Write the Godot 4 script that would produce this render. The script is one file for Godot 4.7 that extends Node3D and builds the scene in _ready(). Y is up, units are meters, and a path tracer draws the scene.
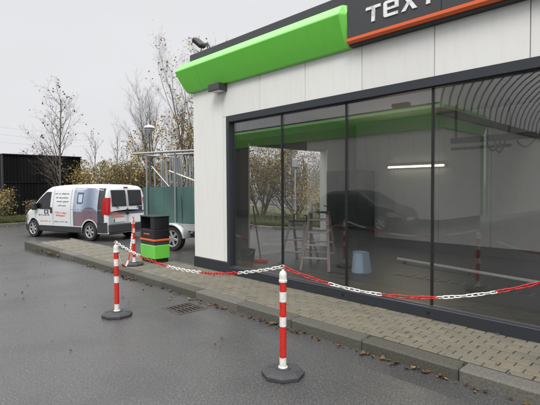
extends Node3D

const PAVE := 0.115          # top of the pavement above the asphalt
const WALL_Z := -5.0         # face of the glazed front
var M := {}
var taken := {}

# ------------------------------------------------------------------ basics
func lin(r: float, g: float, b: float, a := 1.0) -> Color:
	var c := Color(r, g, b).linear_to_srgb()
	c.a = a
	return c

func mat(c: Color, rough := 0.6, metal := 0.0, spec := 0.5) -> StandardMaterial3D:
	var m := StandardMaterial3D.new()
	m.albedo_color = c
	m.roughness = rough
	m.metallic = metal
	m.metallic_specular = spec
	return m

func noise_img(size: int, sd: int, freq: float, oct := 4, kind := FastNoiseLite.TYPE_SIMPLEX_SMOOTH) -> PackedByteArray:
	var n := FastNoiseLite.new()
	n.seed = sd
	n.noise_type = kind
	n.frequency = freq
	n.fractal_octaves = oct
	if oct <= 1:
		n.fractal_type = FastNoiseLite.FRACTAL_NONE
	var im := n.get_seamless_image(size, size)
	im.convert(Image.FORMAT_L8)
	return im.get_data()

# colour texture from one noise map through a ramp of linear colours
func ramp_tex(size: int, maps: Array, weights: Array, stops: Array, cols: Array) -> ImageTexture:
	var lut: Array[Color] = []
	for i in 256:
		var t := i / 255.0
		var k := 0
		while k < stops.size() - 2 and t > stops[k + 1]:
			k += 1
		var u: float = clampf((t - stops[k]) / maxf(stops[k + 1] - stops[k], 1e-5), 0, 1)
		lut.append((cols[k] as Color).lerp(cols[k + 1], u))
	var lr := PackedByteArray(); var lg := PackedByteArray(); var lb := PackedByteArray()
	for c in lut:
		var s: Color = c.linear_to_srgb()
		lr.append(int(clampf(s.r, 0, 1) * 255)); lg.append(int(clampf(s.g, 0, 1) * 255)); lb.append(int(clampf(s.b, 0, 1) * 255))
	var out := PackedByteArray()
	out.resize(size * size * 3)
	var n := maps.size()
	var m0: PackedByteArray = maps[0]
	var m1: PackedByteArray = maps[1] if n > 1 else maps[0]
	var w0: float = weights[0]
	var w1: float = weights[1] if n > 1 else 0.0
	for i in size * size:
		var v := clampi(int(m0[i] * w0 + m1[i] * w1), 0, 255)
		out[i * 3] = lr[v]; out[i * 3 + 1] = lg[v]; out[i * 3 + 2] = lb[v]
	return ImageTexture.create_from_image(Image.create_from_data(size, size, false, Image.FORMAT_RGB8, out))

func gray_tex(size: int, map: PackedByteArray, lo: float, hi: float) -> ImageTexture:
	var out := PackedByteArray()
	out.resize(size * size)
	for i in size * size:
		out[i] = int(clampf(lerpf(lo, hi, map[i] / 255.0), 0, 1) * 255)
	return ImageTexture.create_from_image(Image.create_from_data(size, size, false, Image.FORMAT_L8, out))

func triplanar(m: StandardMaterial3D, tile: float, world := true) -> void:
	m.uv1_triplanar = true
	m.uv1_world_triplanar = world
	m.uv1_scale = Vector3.ONE / tile

func detail(m: StandardMaterial3D, t: Texture2D, tile: float) -> void:
	m.detail_enabled = true
	m.detail_albedo = t
	m.detail_blend_mode = BaseMaterial3D.BLEND_MODE_MUL
	m.detail_uv_layer = BaseMaterial3D.DETAIL_UV_2
	m.uv2_triplanar = true
	m.uv2_world_triplanar = true
	m.uv2_scale = Vector3.ONE / tile

# ------------------------------------------------------------------ nodes
func numbered(n: String) -> String:
	if not taken.has(n):
		taken[n] = 0
		return n
	taken[n] += 1
	return "%s_%03d" % [n, taken[n]]

func thing(called: String, label: String, category: String, at := Vector3.ZERO, turn := 0.0, group := "") -> Node3D:
	var o := Node3D.new()
	o.name = numbered(called)
	add_child(o)
	o.position = at
	o.rotation.y = turn
	tag(o, label, category, group)
	return o

func tag(o: Node, label: String, category := "", group := "", kind := "") -> void:
	if label: o.set_meta("label", label)
	if category: o.set_meta("category", category)
	if group: o.set_meta("group", group)
	if kind: o.set_meta("kind", kind)

func dup(o: Node3D, label: String, at: Vector3, turn := 0.0) -> Node3D:
	var r: Node3D = o.duplicate()
	r.name = numbered(String(o.name).rstrip("0123456789").trim_suffix("_"))
	add_child(r)
	r.position = at
	r.rotation.y = turn
	r.set_meta("label", label)
	return r

func mb() -> SurfaceTool:
	var s := SurfaceTool.new()
	s.begin(Mesh.PRIMITIVE_TRIANGLES)
	s.set_smooth_group(-1)
	return s

func bake(s: SurfaceTool) -> ArrayMesh:
	s.generate_normals()
	s.index()
	return s.commit()

func put(called: String, mesh: Mesh, m: Material, parent: Node, at := Vector3.ZERO, turn := Vector3.ZERO) -> MeshInstance3D:
	var o := MeshInstance3D.new()
	o.name = numbered(called) if parent == self else called
	o.mesh = mesh
	o.material_override = m
	parent.add_child(o, true)
	o.position = at
	o.rotation = turn
	return o

func obj(called: String, s: SurfaceTool, m: Material, parent: Node) -> MeshInstance3D:
	return put(called, bake(s), m, parent)

func struct(called: String, s: SurfaceTool, m: Material) -> MeshInstance3D:
	var o := obj(called, s, m, self)
	o.set_meta("kind", "structure")
	o.set_meta("label", called.replace("_", " "))
	return o

# ------------------------------------------------------------------ shapes
func tri(s: SurfaceTool, a: Vector3, b: Vector3, c: Vector3) -> void:
	s.add_vertex(a); s.add_vertex(b); s.add_vertex(c)

func quad(s: SurfaceTool, a: Vector3, b: Vector3, c: Vector3, d: Vector3) -> void:
	tri(s, a, b, c); tri(s, a, c, d)

func quad_uv(s: SurfaceTool, p: Array, uv: Array) -> void:
	for k in [0, 1, 2, 0, 2, 3]:
		s.set_uv(uv[k]); s.add_vertex(p[k])

# chamfered box between two corners, optionally moved by xf
func cbox(s: SurfaceTool, lo: Vector3, hi: Vector3, b := 0.0, xf := Transform3D.IDENTITY) -> void:
	s.set_smooth_group(-1)
	var c := (lo + hi) / 2
	var h := (hi - lo) / 2
	if b <= 0:
		for ax in 3:
			for sg: float in [-1.0, 1.0]:
				var n := Vector3.ZERO; n[ax] = sg
				var u := Vector3.ZERO; u[(ax + 1) % 3] = 1.0
				var v := n.cross(u)
				var q := []
				for k: Vector2 in [Vector2(-1, -1), Vector2(-1, 1), Vector2(1, 1), Vector2(1, -1)]:
					q.append(xf * (c + (n + u * k.x + v * k.y) * h))
				quad(s, q[0], q[1], q[2], q[3])
		return
	b = minf(b, minf(h.x, minf(h.y, h.z)) * 0.98)
	var f := func(ax: int, sg: Vector3) -> Vector3:      # the corner's point on the face across ax
		var p := h * sg
		for k in 3:
			if k != ax: p[k] -= b * sg[k]
		return xf * (c + p)
	for ax in 3:
		var u := (ax + 1) % 3
		var v := (ax + 2) % 3
		for sg: float in [-1.0, 1.0]:
			var q := []
			for k: Vector2 in [Vector2(-1, -1), Vector2(-1, 1), Vector2(1, 1), Vector2(1, -1)]:
				var g := Vector3.ZERO
				g[ax] = sg; g[u] = k.x; g[v] = k.y
				q.append(f.call(ax, g))
			if sg > 0: quad(s, q[0], q[1], q[2], q[3])
			else: quad(s, q[3], q[2], q[1], q[0])
		for su: float in [-1.0, 1.0]:                    # the four edges along ax
			for sv: float in [-1.0, 1.0]:
				var g0 := Vector3.ZERO; g0[ax] = -1; g0[u] = su; g0[v] = sv
				var g1 := g0; g1[ax] = 1
				var a: Vector3 = f.call(u, g0); var d: Vector3 = f.call(u, g1)
				var e: Vector3 = f.call(v, g0); var w: Vector3 = f.call(v, g1)
				if su * sv > 0: quad(s, a, e, w, d)
				else: quad(s, a, d, w, e)
	for sx: float in [-1.0, 1.0]:
		for sy: float in [-1.0, 1.0]:
			for sz: float in [-1.0, 1.0]:
				var g := Vector3(sx, sy, sz)
				var p0: Vector3 = f.call(0, g); var p1: Vector3 = f.call(1, g); var p2: Vector3 = f.call(2, g)
				if sx * sy * sz > 0: tri(s, p0, p2, p1)
				else: tri(s, p0, p1, p2)

func box(called: String, lo: Vector3, hi: Vector3, m: Material, parent: Node, b := 0.0) -> MeshInstance3D:
	var s := mb()
	cbox(s, lo, hi, b)
	return obj(called, s, m, parent)

# round bar along points
func tube(s: SurfaceTool, pts: Array, radii: Array, n := 8, caps := true) -> void:
	s.set_smooth_group(1)
	var rings := []
	var up := Vector3.UP
	for i in pts.size():
		var d: Vector3
		if i == 0: d = pts[1] - pts[0]
		elif i == pts.size() - 1: d = pts[i] - pts[i - 1]
		else: d = (pts[i + 1] - pts[i - 1])
		d = d.normalized()
		if absf(d.dot(up)) > 0.95: up = Vector3.RIGHT if absf(d.x) < 0.8 else Vector3.BACK
		var x := d.cross(up).normalized()
		var y := x.cross(d).normalized()
		up = y
		var ring := []
		var r: float = radii[mini(i, radii.size() - 1)]
		for k in n:
			var a := TAU * k / n
			ring.append(pts[i] + (x * cos(a) + y * sin(a)) * r)
		rings.append(ring)
	for i in pts.size() - 1:
		for k in n:
			var k2 := (k + 1) % n
			quad(s, rings[i][k], rings[i][k2], rings[i + 1][k2], rings[i + 1][k])
	if caps:
		s.set_smooth_group(-1)
		for k in range(1, n - 1):
			tri(s, rings[0][0], rings[0][k + 1], rings[0][k])
			tri(s, rings[-1][0], rings[-1][k], rings[-1][k + 1])
	s.set_smooth_group(-1)

# profile of Vector2(radius, height) turned round y
func lathe(s: SurfaceTool, prof: Array, n := 24, xf := Transform3D.IDENTITY, smooth := true) -> void:
	for i in prof.size() - 1:
		s.set_smooth_group(i + 2 if smooth else -1)
		for k in n:
			var a := TAU * k / n
			var b := TAU * (k + 1) / n
			var p0 := Vector3(cos(a) * prof[i].x, prof[i].y, sin(a) * prof[i].x)
			var p1 := Vector3(cos(b) * prof[i].x, prof[i].y, sin(b) * prof[i].x)
			var q0 := Vector3(cos(a) * prof[i + 1].x, prof[i + 1].y, sin(a) * prof[i + 1].x)
			var q1 := Vector3(cos(b) * prof[i + 1].x, prof[i + 1].y, sin(b) * prof[i + 1].x)
			if prof[i].x > 1e-5: tri(s, xf * p0, xf * q1, xf * p1)
			if prof[i + 1].x > 1e-5: tri(s, xf * p0, xf * q0, xf * q1)
	s.set_smooth_group(-1)

# polygon in x,y pushed along z from z0 to z1
func extrude(s: SurfaceTool, poly: PackedVector2Array, z0: float, z1: float, xf := Transform3D.IDENTITY) -> void:
	s.set_smooth_group(-1)
	if Geometry2D.is_polygon_clockwise(poly):
		poly.reverse()
	var t := Geometry2D.triangulate_polygon(poly)
	for i in range(0, t.size(), 3):
		var a := poly[t[i]]; var b := poly[t[i + 1]]; var c := poly[t[i + 2]]
		if (b - a).cross(c - a) < 0:
			var e := b; b = c; c = e
		tri(s, xf * Vector3(a.x, a.y, z1), xf * Vector3(c.x, c.y, z1), xf * Vector3(b.x, b.y, z1))
		tri(s, xf * Vector3(a.x, a.y, z0), xf * Vector3(b.x, b.y, z0), xf * Vector3(c.x, c.y, z0))
	for i in poly.size():
		var a := poly[i]
		var b := poly[(i + 1) % poly.size()]
		quad(s, xf * Vector3(a.x, a.y, z0), xf * Vector3(a.x, a.y, z1), xf * Vector3(b.x, b.y, z1), xf * Vector3(b.x, b.y, z0))

func ground_y(x: float) -> float:
	return -0.14 * smoothstep(0.0, 1.0, clampf((-9.5 - x) / 5.0, 0, 1))

# ------------------------------------------------------------------ start
func _ready() -> void:
	var cam := Camera3D.new()
	cam.name = "camera"
	add_child(cam)
	cam.position = Vector3(0, 1.70, 0)
	cam.rotation_degrees = Vector3(-2.05, 46.04, -0.33)
	cam.fov = 49.73
	cam.near = 0.05
	cam.far = 900.0
	cam.current = true
	_sky()
	_materials()
	_grounds()
	_building()
	_hall()
	_opposite()
	_far()
	_posts()
	_bin()
	_van()
	_trailer()
	_street_bits()
	_plants()
	_litter()

func _sky() -> void:
	# evenly overcast: brighter towards the zenith, as an overcast sky is
	var w := 512
	var h := 256
	var n := FastNoiseLite.new()
	n.seed = 5
	n.frequency = 1.3
	n.fractal_octaves = 4
	var im := Image.create(w, h, false, Image.FORMAT_RGBF)
	for j in h:
		var el := (0.5 - (j + 0.5) / h) * PI
		for i in w:
			var az := (i + 0.5) / w * TAU
			var d := Vector3(cos(el) * cos(az), sin(el), cos(el) * sin(az))
			var y := maxf(d.y, 0.0)
			var l := lerpf(0.67, 2.3, smoothstep(0.36, 1.0, y))
			var c := n.get_noise_3d(d.x * 1.2, d.y * 3.5, d.z * 1.2)
			l *= 1.0 + 0.05 * c
			if d.y < 0: l = 0.25
			im.set_pixel(i, j, Color(l * 0.985, l * 0.99, l * 1.02))
	var pm := PanoramaSkyMaterial.new()
	pm.panorama = ImageTexture.create_from_image(im)
	var sky := Sky.new()
	sky.sky_material = pm
	var env := Environment.new()
	env.background_mode = Environment.BG_SKY
	env.sky = sky
	env.tonemap_mode = Environment.TONE_MAPPER_LINEAR
	env.tonemap_exposure = 1.19
	env.sdfgi_enabled = true
	env.ssao_enabled = true
	env.ssil_enabled = true
	var we := WorldEnvironment.new()
	we.name = "world_environment"
	we.environment = env
	add_child(we)
	var sun := DirectionalLight3D.new()
	sun.name = "sun"
	add_child(sun)
	sun.light_energy = 0.5
	sun.light_angular_distance = 24.0
	sun.light_color = Color(1.0, 0.985, 0.96)
	sun.shadow_enabled = true
	sun.look_at_from_position(Vector3.ZERO, Vector3(-0.45, -0.85, -0.62))

# ------------------------------------------------------------------ materials
func _materials() -> void:
	var fine := noise_img(1024, 11, 0.16, 2)
	var mid := noise_img(1024, 12, 0.035, 3)
	var coarse := noise_img(512, 13, 0.012, 5)
	var cell := noise_img(1024, 14, 0.11, 1, FastNoiseLite.TYPE_CELLULAR)
	# wet asphalt with visible aggregate
	var a := mat(Color.WHITE, 0.42)
	a.albedo_texture = ramp_tex(1024, [fine, cell], [0.62, 0.38], [0.0, 0.32, 0.5, 0.68, 1.0], [Color(.028, .028, .028), Color(.056, .056, .056), Color(.087, .086, .085), Color(.120, .118, .116), Color(.18, .177, .173)])
	triplanar(a, 2.3)
	detail(a, ramp_tex(512, [coarse], [1.0], [0.0, 0.3, 0.55, 1.0], [Color(.70, .70, .70), Color(.86, .86, .86), Color(1, 1, 1), Color(1, .99, .97)]), 9.1)
	a.roughness = 1.0
	a.roughness_texture = gray_tex(1024, mid, 0.22, 0.38)
	a.roughness_texture_channel = BaseMaterial3D.TEXTURE_CHANNEL_RED
	a.heightmap_enabled = true
	a.heightmap_texture = gray_tex(1024, fine, 0, 1)
	a.heightmap_scale = 0.22
	M.asphalt = a
	var grit := gray_tex(1024, fine, 0, 1)
	# concrete of the kerb stones
	M.kerb = []
	var kt := ramp_tex(1024, [mid, fine], [0.55, 0.45], [0.0, 0.35, 0.6, 1.0], [Color(.050, .050, .040), Color(.098, .096, .082), Color(.135, .131, .117), Color(.22, .215, .20)])
	for k in 3:
		var c := mat(lin([.72, 1.0, .60][k], [.72, .99, .60][k], [.68, .96, .54][k]), 0.78)
		c.albedo_texture = kt
		triplanar(c, 1.1)
		c.heightmap_enabled = true
		c.heightmap_texture = grit
		c.heightmap_scale = 0.12
		M.kerb.append(c)
	# pavers: sandy concrete in a few tones
	M.paver = []
	var pt := ramp_tex(1024, [fine, mid], [0.55, 0.45], [0.0, 0.4, 0.65, 1.0], [Color(.078, .070, .052), Color(.150, .136, .102), Color(.195, .178, .138), Color(.265, .245, .195)])
	for k in 5:
		var t: Array = [[.92, .92, .92], [1, 1, .98], [.80, .80, .80], [.95, .90, .84], [.86, .89, .84]][k]
		var c := mat(lin(t[0], t[1], t[2]), 0.72)
		c.albedo_texture = pt
		triplanar(c, 0.9)
		c.heightmap_enabled = true
		c.heightmap_texture = grit
		c.heightmap_scale = 0.08
		M.paver.append(c)
	var bed := mat(Color.WHITE, 0.95)
	bed.albedo_texture = ramp_tex(1024, [fine, mid], [0.5, 0.5], [0.0, 0.55, 1.0], [Color(.012, .011, .008), Color(.026, .025, .016), Color(.045, .05, .02)])
	triplanar(bed, 0.8)
	M.bed = bed
	# sandwich panels, faintly streaked
	M.panel = []
	var streak := ramp_tex(512, [noise_img(512, 51, 0.02, 5)], [1.0], [0, 0.35, 0.55, 1.0], [Color(.955, .95, .94), Color(.982, .98, .974), Color(.997, .997, .995), Color(1, 1, 1)])
	for k in 3:
		var v: float = [0.76, 0.73, 0.745][k]
		var c := mat(lin(v, v, v * 0.968), 0.42)
		detail(c, streak, 1.0)
		c.uv2_scale = Vector3(0.9, 0.10, 0.9)
		M.panel.append(c)
	var ht := mat(lin(.72, .73, .69), 0.7)
	detail(ht, ramp_tex(512, [coarse], [1.0], [0, 0.45, 1.0], [Color(.90, .90, .88), Color(.98, .98, .97), Color(1, 1, 1)]), 2.3)
	M.hall_wall = ht
	M.anthracite = mat(lin(.026, .030, .038), 0.42)
	M.anthracite_sign = mat(lin(.046, .047, .052), 0.35)
	M.black = mat(lin(.012, .012, .013), 0.5)
	M.matt_black = mat(lin(.014, .014, .015), 0.9, 0.0, 0.2)
	M.rubber = mat(lin(.022, .022, .024), 0.75)
	var rb := mat(Color.WHITE, 0.7)
	rb.albedo_texture = ramp_tex(1024, [fine, mid], [0.4, 0.6], [0, 0.45, 1.0], [Color(.022, .023, .025), Color(.045, .047, .05), Color(.10, .10, .10)])
	triplanar(rb, 0.6)
	M.post_base = rb
	var g := mat(lin(.165, .62, .075), 0.26)
	g.clearcoat_enabled = true
	g.clearcoat = 0.4
	g.clearcoat_roughness = 0.12
	detail(g, streak, 1.0)
	g.uv2_scale = Vector3(0.7, 0.35, 0.7)
	M.green = g
	M.orange = mat(lin(.72, .125, .03), 0.35)
	M.letter = mat(lin(.82, .82, .84), 0.4)
	M.red = mat(lin(.62, .026, .016), 0.38)
	M.red_chain = mat(lin(.56, .018, .018), 0.35)
	M.white = mat(lin(.80, .79, .75), 0.42)
	M.white_chain = mat(lin(.82, .81, .77), 0.38)
	M.steel_rib = mat(lin(.30, .31, .31), 0.5)
	M.ladder_red = mat(lin(.20, .14, .12), 0.55)
	var scuff := ramp_tex(512, [noise_img(512, 41, 0.03, 5)], [1.0], [0, 0.30, 0.42, 1.0], [Color(.50, .47, .42), Color(.80, .79, .76), Color(.97, .97, .96), Color(1, 1, 1)])
	for k in ["red", "white", "red_chain", "white_chain"]:
		detail(M[k], scuff, 0.45)
	detail(M.letter, scuff, 1.9)
	M.galv = mat(lin(.42, .43, .44), 0.42, 0.75)
	M.zinc = mat(lin(.36, .37, .38), 0.5, 0.35)
	M.steel_dark = mat(lin(.10, .10, .105), 0.5, 0.4)
	var iron := mat(Color.WHITE, 0.6, 0.3)
	iron.albedo_texture = ramp_tex(1024, [fine, mid], [0.4, 0.6], [0, 0.5, 1.0], [Color(.035, .028, .022), Color(.075, .062, .054), Color(.14, .105, .08)])
	triplanar(iron, 0.5)
	M.iron = iron
	var gl := StandardMaterial3D.new()
	gl.transparency = BaseMaterial3D.TRANSPARENCY_ALPHA
	gl.albedo_color = lin(.10, .12, .11, 0.02)
	gl.roughness = 0.0
	gl.metallic_specular = 0.5
	M.glass = gl
	var gd := gl.duplicate()
	gd.albedo_color = lin(.008, .010, .011, 0.82)
	gd.roughness = 0.03
	M.tinted = gd
	var fl := mat(Color.WHITE, 0.5)
	fl.albedo_texture = ramp_tex(1024, [mid, fine], [0.75, 0.25], [0, 0.4, 1.0], [Color(.011, .012, .012), Color(.020, .021, .021), Color(.040, .040, .039)])
	triplanar(fl, 1.9)
	M.hall_floor = fl
	M.ceiling = mat(lin(.24, .24, .235), 0.8)
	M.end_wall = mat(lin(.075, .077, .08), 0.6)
	M.van_white = mat(lin(.68, .69, .705), 0.3)
	M.van_white.clearcoat_enabled = true
	M.van_white.clearcoat = 0.6
	M.black_gloss = mat(lin(.014, .014, .016), 0.3)
	M.blue_print = mat(lin(.03, .05, .13), 0.35)
	M.red_print = mat(lin(.62, .16, .14), 0.35)
	M.grey_print = mat(lin(.055, .056, .062), 0.35)
	M.plastic = mat(lin(.035, .036, .038), 0.6)
	M.tail = mat(lin(.42, .012, .014), 0.2)
	M.dark_glass = mat(lin(.006, .007, .008), 0.06)
	M.rim = mat(lin(.46, .47, .48), 0.35, 0.6)
	M.car_paint = mat(lin(.030, .034, .040), 0.25, 0.3)
	M.car_paint.clearcoat_enabled = true
	M.tarp = mat(Color.WHITE, 0.7)
	M.tarp.albedo_texture = ramp_tex(1024, [mid, fine], [0.6, 0.4], [0, 0.45, 1.0], [Color(.025, .062, .058), Color(.055, .12, .11), Color(.12, .20, .185)])
	triplanar(M.tarp, 1.3, false)
	M.tarp.uv1_scale = Vector3(3.2, 0.45, 3.2)
	var bk := mat(Color.WHITE, 0.85)
	bk.albedo_texture = ramp_tex(1024, [mid, fine], [0.6, 0.4], [0, 0.45, 1.0], [Color(.045, .038, .030), Color(.10, .088, .072), Color(.17, .155, .13)])
	triplanar(bk, 0.7)
	M.bark = bk
	M.twig = mat(lin(.115, .098, .085), 0.85)
	var lf := mat(Color.WHITE, 0.6)
	lf.vertex_color_use_as_albedo = true
	lf.backlight_enabled = true
	lf.backlight = Color(0.5, 0.5, 0.5)
	M.leaf = lf
	var dl := mat(Color.WHITE, 0.65)
	dl.vertex_color_use_as_albedo = true
	M.dead_leaf = dl
	var so := mat(Color.WHITE, 0.95)
	so.albedo_texture = ramp_tex(1024, [mid, fine], [0.6, 0.4], [0, 0.4, 0.6, 1.0], [Color(.035, .038, .014), Color(.06, .07, .022), Color(.09, .085, .035), Color(.15, .12, .06)])
	triplanar(so, 1.7)
	M.soil = so

# ------------------------------------------------------------------ ground
func _grounds() -> void:
	# asphalt sheet that reaches the horizon; it falls gently beyond the pavement's end
	var s := mb()
	s.set_smooth_group(1)
	var xs := [-500.0, -120.0, -40.0, -24.0]
	for i in 21: xs.append(-15.0 + i * 0.28)
	xs.append_array([-5.43, -5.01])
	xs = xs.filter(func(x): return x < -9.3 or x in [-5.43, -5.01])
	xs.append_array([-4.0, 2.0, 10.0, 30.0, 120.0, 500.0])
	var zs := [-500.0, -120.0, -40.0, -12.0, -5.0, -3.57, -3.15, 0.0, 10.0, 40.0, 120.0, 500.0]
	for i in xs.size() - 1:
		for j in zs.size() - 1:
			if xs[i] == -5.43 and zs[j] == -3.57: continue      # the gully
			var p := []
			for k in [[0, 0], [0, 1], [1, 1], [1, 0]]:
				var x: float = xs[i + k[0]]
				p.append(Vector3(x, ground_y(x), zs[j + k[1]]))
			quad(s, p[3], p[2], p[1], p[0])
	struct("asphalt_ground", s, M.asphalt)

	# pavement: bedding, kerb stones, pavers
	var pv := Node3D.new()
	pv.name = "pavement"
	add_child(pv)
	tag(pv, "pavement", "", "", "structure")
	var x0 := -14.0
	var x1 := 2.0
	box("bedding", Vector3(x0 + 0.05, -0.15, -4.99), Vector3(x1, PAVE - 0.0075, -3.90), M.bed, pv)
	var rng := RandomNumberGenerator.new()
	rng.seed = 77
	var ks := mb()
	cbox(ks, Vector3(-0.496, -0.17, -0.20), Vector3(0.496, PAVE, 0.0), 0.018)
	var km := bake(ks)
	var kx := -0.57
	var n := 0
	while kx > x0:
		var k := put("kerb_stone", km, M.kerb[[0, 2, 0, 0, 1, 2][n % 6] if n != 0 else 1], pv, Vector3(kx - 0.5, rng.randf_range(-0.004, 0.004), -3.77 + rng.randf_range(-0.004, 0.004)), Vector3(0, rng.randf_range(-0.004, 0.004), 0))
		kx -= 1.0
		n += 1
	for i in 2:
		put("kerb_stone", km, M.kerb[0], pv, Vector3(-0.07 + i * 1.0, 0, -3.77))
	var es := mb()
	cbox(es, Vector3(-0.5, -0.2, -0.04), Vector3(0.5, PAVE - 0.003, 0.04), 0.01)
	var em := bake(es)
	for i in 7:
		put("edging_stone", em, M.kerb[i % 3], pv, Vector3(-7.9 - i * 0.99, 0, -5.03))
	var end_s := mb()
	cbox(end_s, Vector3(-0.06, -0.3, -4.99), Vector3(0.06, PAVE - 0.002, -3.78), 0.015)
	put("end_stone", bake(end_s), M.kerb[2], pv, Vector3(x0 - 0.02, 0, 0))
	var pm := []
	for k in 3:
		var ps := mb()
		cbox(ps, Vector3(-0.0960, -0.05, -0.0453), Vector3(0.0960, 0, 0.0453), [0.006, 0.008, 0.007][k])
		pm.append(bake(ps))
	var rest := [mb(), mb(), mb()]
	var row := 0
	var z := -3.975 - 0.05
	var count := 0
	while z > -4.96:
		var off := 0.1 if row % 2 else 0.0
		var i := 0
		while true:
			var x := -0.75 - off - i * 0.2
			if x < x0 + 0.1: break
			var c: int = [0, 1, 2, 3, 4, 0, 1, 0][rng.randi() % 8]
			var y := PAVE + rng.randf_range(-0.0035, 0.0025)
			var r := Vector3(rng.randf_range(-0.012, 0.012), rng.randf_range(-0.012, 0.012), rng.randf_range(-0.008, 0.008))
			if x > -6.75:
				put("paver", pm[count % 3], M.paver[c], pv, Vector3(x, y, z), r)
				count += 1
			else:
				cbox(rest[i % 3], Vector3(-0.0960, -0.05, -0.0453), Vector3(0.0960, 0, 0.0453), 0.006, Transform3D(Basis.from_euler(r), Vector3(x, y, z)))
			i += 1
		row += 1
		z -= 0.1
	for k in 3:
		var o := obj("far_pavers", rest[k], M.paver[[0, 1, 2][k]], pv)
		o.set_meta("kind", "stuff")
	# pale mortar strip against the glazing
	box("mortar_strip", Vector3(-7.4, -0.05, -5.03), Vector3(x1, PAVE - 0.004, -4.972), M.paver[1], pv)

	# planted verges round the yard
	var v := mb()
	v.set_smooth_group(1)
	var rr := FastNoiseLite.new()
	rr.seed = 9
	rr.frequency = 0.35
	var ve := func(x: float, zz: float) -> Vector3:
		var inn := minf(1.0, maxf((-24.6 - x), (-13.25 - zz)) * 1.2)
		return Vector3(x, ground_y(x) + 0.10 + maxf(0, inn) * (0.10 + 0.12 * rr.get_noise_2d(x, zz)), zz)
	# rear strip
	for i in 46:
		for j in 12:
			var xa := -24.6 + i * 1.0
			var za := -13.25 - j * 1.0
			quad(v, ve.call(xa, za), ve.call(xa, za - 1.0), ve.call(xa + 1.0, za - 1.0), ve.call(xa + 1.0, za))
	for i in 14:
		for j in 40:
			var xa := -24.6 - i * 1.0
			var za := 14.75 - j * 1.0
			quad(v, ve.call(xa - 1.0, za), ve.call(xa - 1.0, za - 1.0), ve.call(xa, za - 1.0), ve.call(xa, za))
	struct("verge_soil", v, M.soil)
	var yk := Node3D.new()
	yk.name = "yard_kerb"
	add_child(yk)
	tag(yk, "yard kerb", "", "", "structure")
	for i in 16:
		put("kerb_stone", km, M.kerb[i % 3], yk, Vector3(-23.9 + i * 1.0, ground_y(-23.9 + i), -13.06))
	for i in 12:
		put("kerb_stone", km, M.kerb[i % 3], yk, Vector3(-24.42, -0.14, -12.6 + i * 1.0), Vector3(0, PI / 2, 0))

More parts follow.
